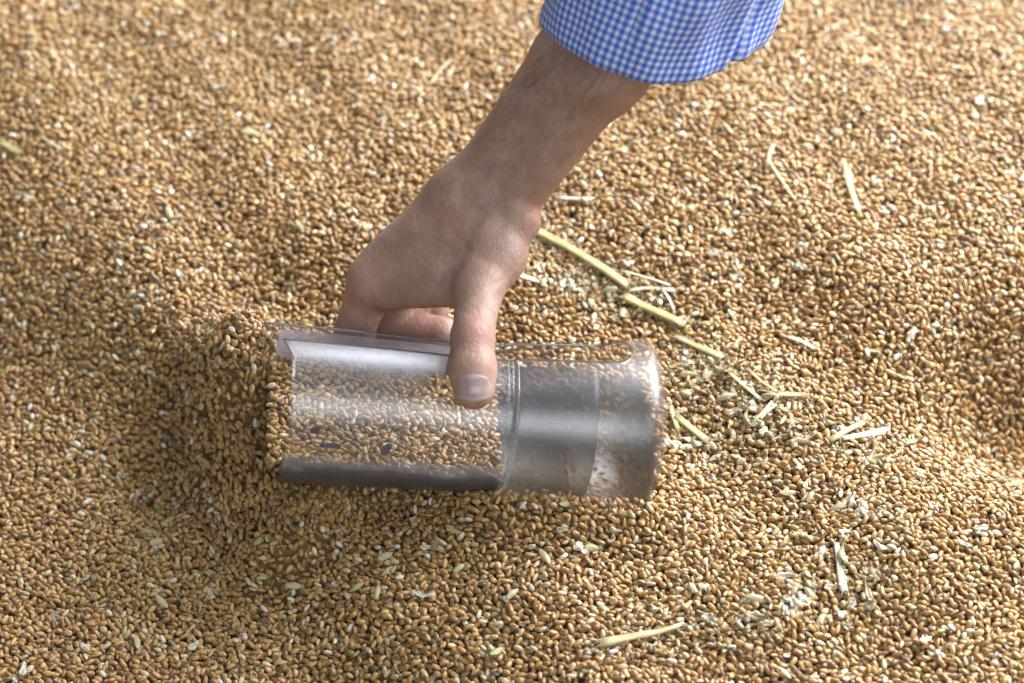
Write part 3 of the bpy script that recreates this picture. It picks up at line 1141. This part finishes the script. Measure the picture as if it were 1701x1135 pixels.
    md = nail.modifiers.new("sub", 'SUBSURF'); md.levels = 1; md.render_levels = 1

    # ---- forearm hairs
    HV, HF = [], []
    rs = random.Random(5)
    n_h = 0
    for _ in range(1900):
        t = rs.random() ** 0.7 * 1.5 - 0.5
        u = rs.uniform(-0.52, 0.5)
        cx, cy = 800 + (985 - 800) * t, 330 + (95 - 330) * t
        px = cx + 0.76 * 165 * u; py = cy + 0.65 * 165 * u * 0.55
        if rs.random() > (1.0 if u < -0.3 else 0.40) * (0.35 + 0.65 * t if t > 0 else 0.25): continue
        z = skin_z(px, py, 16)
        if z is None: continue
        p = K(px, py, z)
        g = 0.05
        nrm = np.array([float(fl.sample(p + np.eye(3)[k] * g) - fl.sample(p - np.eye(3)[k] * g)) for k in range(3)])
        nrm /= np.linalg.norm(nrm) + 1e-9
        dirn = np.array([-0.55 + rs.uniform(-.35, .35) - 0.5 * (u < -0.2), -0.75 + rs.uniform(-.35, .35), rs.uniform(-.2, .2)])
        dirn -= nrm * dirn.dot(nrm); dirn /= np.linalg.norm(dirn)
        L = rs.uniform(0.35, 0.75) + 0.5 * (t > 0.75)
        wv = np.cross(nrm, dirn) * rs.uniform(-0.25, 0.25)
        pts_ = [p, p + dirn * L * 0.35 + nrm * 0.10 + wv * .1, p + dirn * L * 0.7 + nrm * 0.15 + wv * .35, p + dirn * L + nrm * 0.13 + wv * .7]
        b0 = len(HV)
        for q, (pt, r) in enumerate(zip(pts_, (0.0032, 0.0032, 0.0025, 0.001))):
            for k in range(3):
                a = k * 2.094
                HV.append(pt + r * (math.cos(a) * nrm + math.sin(a) * np.cross(nrm, dirn)))
        for q in range(3):
            for k in range(3):
                a = b0 + q * 3 + k; b = b0 + q * 3 + (k + 1) % 3
                HF.append((a, b, b + 3, a + 3))
        n_h += 1
    hair = mesh_obj("forearm_hair", W(np.array(HV)), HF, M['hair'], body)
    tag(hair, kind="stuff")

    # ---- shirt sleeve
    build_sleeve(root)
    return root


def build_sleeve(root):
    # hem loop in the camera frame (cm), then lofted up and out of the frame
    hc = K(1064, 68, 10.6)
    up = np.array([0.30, 0.82, 0.45]); up /= np.linalg.norm(up)
    e1 = np.array([1.0, -0.02, -0.05]); e1 = e1 - up * e1.dot(up); e1 /= np.linalg.norm(e1)
    e2 = np.cross(up, e1)                       # towards the far side or near side
    if e2[2] < 0: e2 = -e2
    NA, NS = 220, 90
    V, UV, F = [], [], []
    Ltot = 17.0
    per = 0.37
    for i in range(NS + 1):
        s = Ltot * i / NS
        for j in range(NA):
            a = 2 * math.pi * j / NA
            ca, sa = math.cos(a), math.sin(a)   # sa>0 near side
            A = 4.9 + 0.2 * math.tanh(s / 2)
            B = 4.4
            r1, r2 = A * ca, B * sa
            # fold bulging on the right
            bul = math.exp(-((a if a < math.pi else a - 2 * math.pi) / 0.42) ** 2)
            groove = math.exp(-((a - 0.66) / 0.07) ** 2)
            r1 += 0.55 * bul * (1 - 0.2 * s / Ltot)
            dn = -0.60 * groove + 0.10 * math.exp(-((a - 0.80) / 0.1) ** 2)
            g2 = math.exp(-((a - 1.86 - 0.004 * s) / 0.035) ** 2) * (1 / (1 + math.exp(-(s - 2.2) * 3)))
            dn -= 0.30 * g2
            dn += 0.14 * math.sin(5 * a + 0.5 * s + 1.0) * math.sin(0.7 * s + 2 * a) + 0.09 * math.sin(13 * a - 0.9 * s) * (0.4 + 0.6 * math.exp(-((a - 0.5) / 0.9) ** 2))
            dn += 0.22 * math.sin(0.9 * s + 3.0 * a) * math.exp(-((a - 0.9) / 0.6) ** 2)
            # hem turned: slightly rounded edge
            if s < 0.5: dn -= 0.10 * (1 - s / 0.5) ** 2
            lean = -0.25 * s * 0.25
            hemv = -0.15 - 0.1 * math.sin(a) + 1.9 * max(0, ca) ** 1.5 - 0.25 * max(0, -ca) ** 3
            p = hc + up * (s + hemv) + e1 * (r1 + dn * ca + 0.02 * s) + e2 * (r2 + dn * sa)
            V.append(p)
            UV.append(((a * 5.0) / per + 0.05 * math.sin(s * 0.8 + 3 * a), s / per + 0.25 * math.sin(2 * a)))
    for i in range(NS):
        for j in range(NA):
            a = i * NA + j; b = i * NA + (j + 1) % NA
            F.append((a, b, b + NA, a + NA))
    # uv seam lies on the right-hand fold; duplicate handled by per-loop uv below
    me_uv = UV
    o = mesh_obj("shirt_sleeve", W(np.array(V)), F, M['cloth'], root)
    uvl = o.data.uv_layers.new(name="UVMap")
    for p in o.data.polygons:
        js = [o.data.loops[l].vertex_index % NA for l in p.loop_indices]
        wrap = (max(js) - min(js)) > NA / 2
        for l in p.loop_indices:
            vi = o.data.loops[l].vertex_index
            u, v = me_uv[vi]
            if wrap and vi % NA == 0: u += 2 * math.pi * 5.0 / per
            uvl.data[l].uv = (u, v)
    md = o.modifiers.new("thick", 'SOLIDIFY'); md.thickness = 0.0012; md.offset = -1
    o['label'] = "loose blue and white checked shirt sleeve with a dark fold"
    return o


build_person()


# ------------------------------------------------------------------ straws and chaff lying on the grain
def ground_pt(px, py, lift=0.0015):
    """where the view line through a spot of the heap meets the heap"""
    z = 0.0
    for _ in range(14):
        p = ray_at_z(px, py, z)
        z = 0.5 * z + 0.5 * (float(heap_h(p[0], p[1])) + lift)
    return ray_at_z(px, py, z)


def straw(pix, wpx, mat, label, name="straw", cat="straw", taper=(1, 1), flat=0.55, node=None, lift=0.0025, group="straws lying on the wheat"):
    pts = [ground_pt(x, y, lift) for x, y in pix]
    # resample with a slight natural bow
    Pn = []
    for a, b in zip(pts[:-1], pts[1:]):
        m = max(2, int(np.linalg.norm(b - a) / 0.003))
        for k in range(m): Pn.append(a + (b - a) * k / m)
    Pn.append(pts[-1])
    Pn = np.array(Pn)
    n = len(Pn)
    rs = np.random.default_rng(int(pix[0][0] * 7 + pix[0][1]))
    for k in range(2):
        if n > 4: Pn[1:-1] = 0.25 * Pn[:-2] + 0.5 * Pn[1:-1] + 0.25 * Pn[2:]
    Pn[:, 2] += np.linspace(0, 1, n) * rs.uniform(-0.0005, 0.001)
    c0 = Pn.mean(0)
    rad = wpx * 1.18 / 2 / FPX * np.linalg.norm(CAM - c0)
    V, UV, F = [], [], []
    m = 14
    for i in range(n):
        d = Pn[min(i + 1, n - 1)] - Pn[max(i - 1, 0)]; d /= np.linalg.norm(d) + 1e-12
        sd = np.cross(d, [0, 0, 1.0]); sd /= np.linalg.norm(sd) + 1e-12
        u = np.cross(sd, d)
        t = i / (n - 1)
        r = rad * (taper[0] + (taper[1] - taper[0]) * t) * (1 + 0.05 * math.sin(t * 9 + 1))
        if node is not None: r *= 1 + 0.22 * math.exp(-((t - node) / 0.025) ** 2)
        for j in range(m):
            a = 2 * math.pi * j / m
            fl_ = flat * (1 - 0.35 * math.exp(-((a - math.pi / 2) / 0.5) ** 2))
            end = 0.0
            if i == 0: end = -rad * rs.uniform(0, 0.9)
            if i == n - 1: end = rad * rs.uniform(0, 1.4)
            V.append(Pn[i] - c0 + sd * r * math.cos(a) + u * r * fl_ * math.sin(a) + d * end)
            UV.append((t * n * 0.06, j / m if j <= m / 2 else 1 - j / m))
    nring = len(V)
    # torn fibres at both ends
    for endi, sgn in ((0, -1), (n - 1, 1)):
        d = (Pn[min(endi + 1, n - 1)] - Pn[max(endi - 1, 0)]); d /= np.linalg.norm(d) + 1e-12
        d = d * sgn
        sd = np.cross(d, [0, 0, 1.0]); sd /= np.linalg.norm(sd) + 1e-12
        rr = rad * (taper[0] if endi == 0 else taper[1])
        for f in range(rs.integers(3, 7)):
            o0 = rs.uniform(-0.85, 0.85); ln = rr * rs.uniform(1.0, 4.5); sp = rs.uniform(-0.5, 0.5)
            wf = rr * rs.uniform(0.10, 0.28)
            p0 = Pn[endi] - c0 + sd * rr * o0 - d * rr * 0.8
            for q in range(4):
                tq = q / 3
                pc = p0 + d * ln * tq + sd * (sp * ln * tq * tq) + np.array([0, 0, rr * (0.35 + 0.5 * tq * rs.uniform(-0.6, 1))])
                ww = wf * (1 - 0.85 * tq)
                V += [pc - sd * ww, pc + sd * ww, pc + np.array([0, 0, -ww * 0.7])]
                UV += [(tq * .1, o0), (tq * .1, o0 + .05), (tq * .1, o0 + .1)]
            b0 = len(V) - 12
            for q in range(3):
                for k in range(3):
                    a = b0 + q * 3 + k; b = b0 + q * 3 + (k + 1) % 3
                    F.append((a, b, b + 3, a + 3))
    for i in range(n - 1):
        for j in range(m):
            a = i * m + j; b = i * m + (j + 1) % m
            F.append((a, b, b + m, a + m))
    F.append(tuple(range(m))[::-1]); F.append(tuple(range((n - 1) * m, n * m)))
    o = mesh_obj(name, V, F, mat, uvs=UV)
    o.location = c0
    tag(o, label, cat, group)
    return o


g_, y_, p_ = M['straw_green'], M['straw_gold'], M['straw_pale']
straw([(888, 382), (940, 408), (1000, 444), (1040, 472)], 13, g_, "longest olive straw, running out from beside the wrist", node=0.97, lift=0.004)
straw([(1036, 492), (1080, 514), (1130, 537)], 13, g_, "olive straw piece with a dark joint just past the longest straw", node=0.12)
straw([(1124, 560), (1160, 577), (1198, 594)], 10, y_, "yellow straw piece third in the row above the scoop's closed end", taper=(0.8, 1.1))
straw([(1033, 450), (1075, 461), (1112, 474)], 3.2, p_, "hair-thin pale straw fibre forking from the longest straw", lift=0.004)
straw([(1045, 482), (1080, 477), (1118, 482)], 6, p_, "crumpled whitish straw strip below the thin forked fibre", flat=0.3)
straw([(1285, 240), (1274, 262), (1296, 296), (1320, 330)], 5.5, y_, "slender bent straw with a kinked grey tip, upper area", taper=(1.1, 0.7))
straw([(1406, 284), (1414, 318), (1427, 352)], 11, y_, "short upright yellow straw with a white end, near the upper far side", taper=(1.1, 0.6))
straw([(1432, 703), (1408, 714), (1382, 730)], 9, g_, "dull grey-green straw lying over a white tapering one", node=0.9, flat=0.7)
straw([(1402, 728), (1430, 723), (1466, 716)], 10, p_, "white tapering straw fanned out at one end", taper=(0.7, 1.25))
straw([(1126, 694), (1148, 712), (1174, 732)], 11, g_, "olive straw stub right beside the scoop's closed end")
straw([(1115, 682), (1120, 697), (1126, 712)], 7, y_, "tiny upright straw stub touching the olive stub by the scoop")
straw([(1390, 906), (1394, 940), (1401, 978)], 11, p_, "pale split straw standing among chaff in the lower grain", taper=(0.6, 1.1))
straw([(1000, 1068), (1050, 1058), (1096, 1051), (1128, 1040)], 14, y_, "stout yellow straw with a pale frayed tip near the bottom edge", taper=(1.05, 0.45), node=0.55)
straw([(1276, 654), (1300, 656), (1330, 657)], 8, y_, "cream straw lying level beside tangled chaff", taper=(1.2, 0.8))
straw([(1283, 672), (1270, 684), (1254, 702)], 12, p_, "wide pale straw chip slanting under the level cream straw", taper=(0.9, 0.7), flat=0.35)
straw([(1212, 620), (1235, 640), (1262, 664)], 6, y_, "narrow golden straw leading into the tangled chaff", flat=0.4)
straw([(1245, 616), (1266, 636), (1290, 652)], 5, g_, "thin olive straw meeting the level cream straw's end", flat=0.4)
straw([(863, 458), (878, 462), (893, 466)], 8, p_, "short cream straw poking out under the heel of the thumb")
straw([(0, 236), (12, 243), (30, 254)], 10, g_, "dull olive straw cut off at the left edge", flat=0.4)
straw([(66, 226), (82, 236), (100, 246)], 5, y_, "fine yellow straw sliver near the upper left corner", taper=(0.5, 1.0))
straw([(925, 329), (950, 330), (980, 333)], 8, p_, "pale straw splinter beside the forearm's wrist end", taper=(0.7, 1.0), flat=0.35)
straw([(748, 100), (730, 118), (715, 140)], 4, y_, "small blurred yellow fibre behind the forearm", flat=0.4)
straw([(1310, 560), (1330, 566), (1352, 580)], 6, p_, "lone pale fibre between the bent straw and the tangle", flat=0.4)
straw([(1100, 480), (1115, 500), (1120, 520)], 4, p_, "curved pale wisp at the tip of the crumpled strip", flat=0.4)


def flake_mesh(name, L, Wd, cup, curl, jag, mat, seed):
    rs = np.random.default_rng(seed)
    nu, nv = 14, 8
    V, F = [], []
    th = 0.00012
    ph = rs.uniform(0, 6, 4)
    for side in (1, -1):
        for i in range(nu + 1):
            t = i / nu
            x = (t - 0.5) * L
            wv = Wd * 0.5 * max(0.03, math.sin(math.pi * t ** 0.8)) ** 0.7 * (1 + jag * math.sin(9 * t + ph[0]) * 0.5)
            for j in range(nv + 1):
                s = 2 * j / nv - 1
                y = wv * s
                z = cup * (1 - s * s) * math.sin(math.pi * t) + curl * (t - 0.5) ** 2 * L + jag * 0.0006 * math.sin(5 * s + 7 * t + ph[1]) + 0.00012 * math.cos(s * 14)
                V.append((x, y + curl * 0.15 * L * math.sin(3 * t), z + side * th))
    n = (nu + 1) * (nv + 1)
    for side in (0, 1):
        for i in range(nu):
            for j in range(nv):
                a = side * n + i * (nv + 1) + j
                f = (a, a + nv + 1, a + nv + 2, a + 1)
                F.append(f if side == 0 else f[::-1])
    for i in range(nu):
        a = i * (nv + 1)
        F.append((a, a + n, a + nv + 1 + n, a + nv + 1))
        a += nv
        F.append((a, a + nv + 1, a + nv + 1 + n, a + n))
    for j in range(nv):
        F.append((j, j + 1, j + 1 + n, j + n))
        a = nu * (nv + 1) + j
        F.append((a, a + n, a + n + 1, a + 1))
    me = bpy.data.meshes.new(name)
    me.from_pydata(V, [], F)
    me.polygons.foreach_set("use_smooth", [True] * len(F))
    me.materials.append(mat)
    me.update()
    return me


FL = {
    'husk': [flake_mesh("husk", 0.0085, 0.0032, 0.0012, 0.10, 0.15, M['chaff'], 1), flake_mesh("husk", 0.0072, 0.0036, 0.0014, 0.2, 0.25, M['chaff'], 2)],
    'white': [flake_mesh("white", 0.0058, 0.0038, 0.0008, 0.25, 0.7, M['chaff_white'], 3), flake_mesh("white", 0.0068, 0.0030, 0.0010, 0.5, 0.6, M['chaff_white'], 4)],
    'olive': [flake_mesh("olive", 0.0090, 0.0034, 0.0013, 0.12, 0.2, M['chaff_green'], 5)],
    'curl': [flake_mesh("curl", 0.0110, 0.0022, 0.0007, 0.9, 0.7, M['chaff'], 6), flake_mesh("curl", 0.0095, 0.0018, 0.0006, -0.5, 0.9, M['chaff'], 7)],
}


def flake(px, py, kind, label, deg=None, scale=1.0, group=None, cat="chaff flake"):
    me = random.choice(FL[kind])
    p = ground_pt(px, py, 0.0012)
    top = float(surf_add(p[0], p[1]))
    o = bpy.data.objects.new("chaff_flake", me)
    COL.objects.link(o)
    o.location = (p[0], p[1], p[2] + max(0.0, min(0.0015, top)) * 0.7 + random.uniform(-0.0016, 0.0003))
    yw = math.radians(deg) if deg is not None else random.uniform(0, 6.28)
    o.rotation_euler = (random.gauss(0, 0.35), random.gauss(0, 0.25), yw)
    o.scale = [scale * random.uniform(0.9, 1.1)] * 3
    tag(o, label, cat, group)
    return o


# flakes the photo lets one single out
for px, py, kd, dg, sc, lb in [
    (280, 355, 'husk', -70, 1.15, "upright cream husk alone on the upper left grain"),
    (36, 325, 'curl', -30, 1.1, "fan of white chaff near the left edge, upper part"),
    (50, 330, 'white', -20, 1.2, "white husk splayed beneath the fan at the left edge"),
    (243, 290, 'husk', -60, 1.0, "slim cream husk above the upright one on the left grain"),
    (112, 376, 'husk', -35, 1.0, "pale husk on the darker grain at far left, upper half"),
    (230, 246, 'husk', -10, 1.0, "flat cream husk pointing level, upper left"),
    (52, 493, 'husk', -20, 1.1, "broad cream husk at far left beside the darkened grain"),
    (152, 540, 'husk', -70, 1.0, "small upright pale husk left of the spilling grain"),
    (230, 512, 'husk', -10, 0.9, "small pale level husk above the dark spill"),
    (415, 222, 'olive', 5, 1.2, "olive husk pair above the hand, upper left of the wrist"),
    (498, 380, 'olive', -50, 1.15, "olive husk between the left grain and the back of the hand"),
    (605, 374, 'curl', 15, 1.4, "biggest curled husk beside the back of the hand"),
    (642, 384, 'white', -40, 1.3, "white crumpled husk touching the curled one near the hand"),
    (362, 145, 'white', 0, 1.2, "bright white flake lying level in the blurred upper grain"),
    (85, 88, 'husk', -70, 1.2, "upright whitish husk near the top left corner"),
    (325, 1072, 'white', 50, 1.6, "large white oval flake near the bottom left"),
    (243, 882, 'olive', -20, 1.1, "olive flake below the spilling grain"),
    (262, 900, 'husk', 25, 1.2, "pale flake just right of the olive one below the spill"),
    (353, 952, 'olive', -25, 1.3, "green-tinged flake in the lower left grain"),
    (488, 976, 'husk', 5, 1.3, "pale level husk in the lower grain left of centre"),
    (640, 925, 'husk', 35, 1.3, "long pale husk below the scoop's trough"),
    (728, 908, 'husk', -50, 1.4, "cream husk beneath the scoop's joint ring"),
    (965, 913, 'white', -35, 1.4, "white husk under the scoop's closed end"),
    (935, 880, 'white', 20, 1.1, "bright white crumb in the loosened grain below the scoop"),
    (710, 910, 'white', 10, 1.2, "white level flake next to the cream husk below the scoop"),
    (755, 880, 'olive', -30, 1.2, "olive husk at the foot of the scoop's middle"),
    (905, 925, 'husk', -65, 1.3, "steep cream husk in the lower middle grain"),
    (1155, 628, 'curl', -60, 1.3, "forked curled husk beside the closed end of the scoop"),
    (1140, 590, 'white', -60, 1.0, "white flake above the forked curled husk"),
    (1112, 740, 'white', -45, 1.4, "white feathery husk tight against the scoop end's lower rim"),
    (1218, 686, 'white', 10, 1.2, "round whitish flake left of the wide pale straw chip"),
    (1225, 455, 'white', -10, 1.2, "bright round flake on the grain right of the longest straw"),
    (1205, 385, 'white', -20, 1.4, "white crumpled flake above the longest straw"),
    (1330, 445, 'white', -30, 1.4, "shaggy white flake on the far right slope, upper half"),
    (1515, 555, 'white', 70, 1.1, "single white flake high on the right-hand slope"),
    (1630, 165, 'white', 60, 1.7, "largest blurred white flake at the upper right"),
    (1320, 183, 'white', -10, 1.3, "blurred white speck below the cuff's far side"),
    (1310, 820, 'olive', 5, 1.2, "olive flake lying level in the lower right grain"),
    (1415, 830, 'white', 80, 1.7, "large ragged white flake in the lower right chaff patch"),
    (1428, 850, 'husk', 60, 1.3, "cream husk hanging from the ragged white flake"),
    (1255, 1032, 'curl', -20, 1.5, "long curled husk by the bottom chaff patch"),
    (1330, 1002, 'white', 20, 1.8, "big white tuft in the bottom chaff patch"),
    (1178, 1028, 'white', -30, 1.5, "white flake at the frayed tip of the stout straw"),
    (1300, 1115, 'husk', -50, 1.3, "slanting cream husk at the bottom edge"),
    (1600, 905, 'white', -20, 1.1, "white flake near the right edge, lower half"),
    (1630, 880, 'white', 15, 1.2, "pinkish-white flake nearest the right edge, lower half"),
    (1460, 765, 'curl', 20, 1.4, "twisted cream husk below the white tapering straw"),
]:
    flake(px, py, kd, lb, dg, sc)

USED = set()
# scattered chaff
def scatter(n, cx, cy, sx, sy, ang, label, group, kinds=('husk', 'white', 'curl', 'husk'), sc=1.0):
    a = math.radians(ang)
    k = 0
    tries = 0
    place = label
    kw = {'husk': 'cream husk', 'white': 'whitish flake', 'olive': 'olive husk', 'curl': 'thin curled scrap'}
    while k < n:
        u, v = random.gauss(0, sx * 1.25), random.gauss(0, sy * 1.35)
        px = cx + u * math.cos(a) - v * math.sin(a); py = cy + u * math.sin(a) + v * math.cos(a)
        if not (-30 < px < 1730 and -20 < py < 1150): k += 1; continue
        if 430 < px < 1105 and 540 < py < 835: k += 1; continue
        kd = random.choice(kinds)
        f = sc * random.uniform(0.7, 1.25)
        dg = random.uniform(0, 180)
        size = 'small' if f < 0.88 * sc else ('large' if f > 1.08 * sc else 'medium')
        pose = 'level' if (dg < 28 or dg > 152) else ('upright' if 62 < dg < 118 else ('rising' if dg < 90 else 'sloping'))
        dx, dy = (px - cx) / (sx + sy), (py - cy) / (sx + sy)
        if max(abs(dx), abs(dy)) < 0.22: side = 'in the middle of'
        elif abs(dx) > abs(dy): side = 'on the right side of' if dx > 0 else 'on the left side of'
        else: side = 'at the near side of' if dy > 0 else 'at the far side of'
        lb = f"{size} {pose} {kw[kd]} {side} {place}"
        if lb in USED and tries < 60:
            tries += 1
            continue
        tries = 0
        USED.add(lb)
        flake(px, py, kd, f"{size} {pose} {kw[kd]} {side} {place}", dg, f, group)
        k += 1


scatter(26, 950, 450, 55, 22, 30, "the patch under the longest straw", "chaff flakes under the longest straw", ('husk', 'white', 'white', 'curl'), 1.05)
scatter(14, 1050, 500, 40, 14, 28, "the dark-jointed olive straw", "chaff flakes round the jointed straw")
scatter(16, 1165, 600, 30, 28, 40, "the gap between straws and scoop", "chaff flakes near the scoop end")
scatter(24, 1230, 660, 40, 22, 30, "the tangle by the cream straw", "chaff scraps in the tangle", ('curl', 'husk', 'white', 'olive'), 1.0)
scatter(14, 1170, 735, 34, 22, 10, "the grain beside the olive stub", "chaff flakes beside the olive stub")
scatter(16, 1420, 730, 60, 22, 10, "the two crossed straws", "chaff flakes round the crossed straws")
scatter(22, 1415, 860, 34, 70, 8, "the upright lower right patch", "chaff flakes in the lower right patch", ('white', 'husk', 'white', 'curl'), 1.15)
scatter(18, 1320, 1000, 40, 22, -20, "the bottom chaff patch", "chaff flakes in the bottom patch", ('white', 'husk', 'curl'), 1.2)
scatter(16, 1130, 1045, 60, 18, -12, "the stout yellow straw", "chaff flakes beside the stout straw")
scatter(22, 1050, 380, 130, 60, 20, "the grain beyond the longest straw", "chaff specks beyond the longest straw", ('husk', 'white'), 0.85)
scatter(26, 1430, 300, 160, 150, 0, "the upper right slope", "chaff specks on the upper right slope", ('husk', 'white', 'white'), 0.9)
scatter(24, 330, 200, 220, 110, 0, "the upper left grain", "chaff specks on the upper left grain", ('husk', 'olive', 'husk'), 0.85)
scatter(20, 760, 930, 120, 55, 0, "the loose grain below the scoop", "chaff flakes below the scoop", ('husk', 'white', 'olive'), 1.0)
scatter(16, 250, 960, 180, 90, 0, "the lower left grain", "chaff flakes on the lower left grain", ('husk', 'white', 'olive'), 1.0)
scatter(18, 1550, 880, 100, 130, 0, "the grain by the right edge", "chaff flakes near the right edge", ('husk', 'white'), 0.95)


# ------------------------------------------------------------------ crumbs of bran and chaff too small to count
def crumbs():
    V, F = [], []
    rs = np.random.default_rng(21)
    spots = [(950, 450, 70, 26, 30, 260), (1050, 500, 60, 24, 28, 160), (1170, 605, 50, 40, 40, 200), (1230, 665, 60, 36, 30, 220),
             (1180, 740, 60, 40, 10, 150), (1420, 735, 90, 40, 10, 130), (1415, 870, 60, 110, 8, 130), (1320, 1000, 110, 55, -20, 120),
             (1120, 1045, 90, 34, -12, 160), (850, 700, 600, 420, 0, 700), (1300, 350, 280, 220, 0, 320)]
    for cx, cy, sx, sy, ang, n in spots:
        a = math.radians(ang)
        for _ in range(n):
            u, v = rs.normal(0, sx), rs.normal(0, sy)
            px = cx + u * math.cos(a) - v * math.sin(a); py = cy + u * math.sin(a) + v * math.cos(a)
            if not (-60 < px < 1760 and -40 < py < 1180): continue
            if 430 < px < 1110 and 530 < py < 840: continue
            p = ground_pt(px, py, 0.001)
            p[2] += min(0.0014, float(surf_add(p[0], p[1]))) + 0.0002
            L = rs.uniform(0.0006, 0.0024); wd = L * rs.uniform(0.2, 0.8)
            yw = rs.uniform(0, 6.28); tl = rs.normal(0, 0.4, 2)
            X = np.array([math.cos(yw), math.sin(yw), tl[0]]); Y = np.array([-math.sin(yw), math.cos(yw), tl[1]])
            b0 = len(V)
            up = np.array([0, 0, 1.0])
            for k in range(6):
                an = k * math.pi / 3
                rr = rs.uniform(0.6, 1.1)
                V.append(p + X * L * rr * math.cos(an) + Y * wd * rr * math.sin(an) + up * rs.uniform(-.2, .2) * L)
            V.append(p + up * L * 0.25); V.append(p - up * L * 0.12)
            for k in range(6):
                F.append((b0 + k, b0 + (k + 1) % 6, b0 + 6)); F.append((b0 + (k + 1) % 6, b0 + k, b0 + 7))
    o = mesh_obj("chaff_crumbs", V, F, M['chaff'])
    tag(o, "fine pale crumbs of bran and chaff strewn over the wheat", "chaff", kind="stuff")


crumbs()
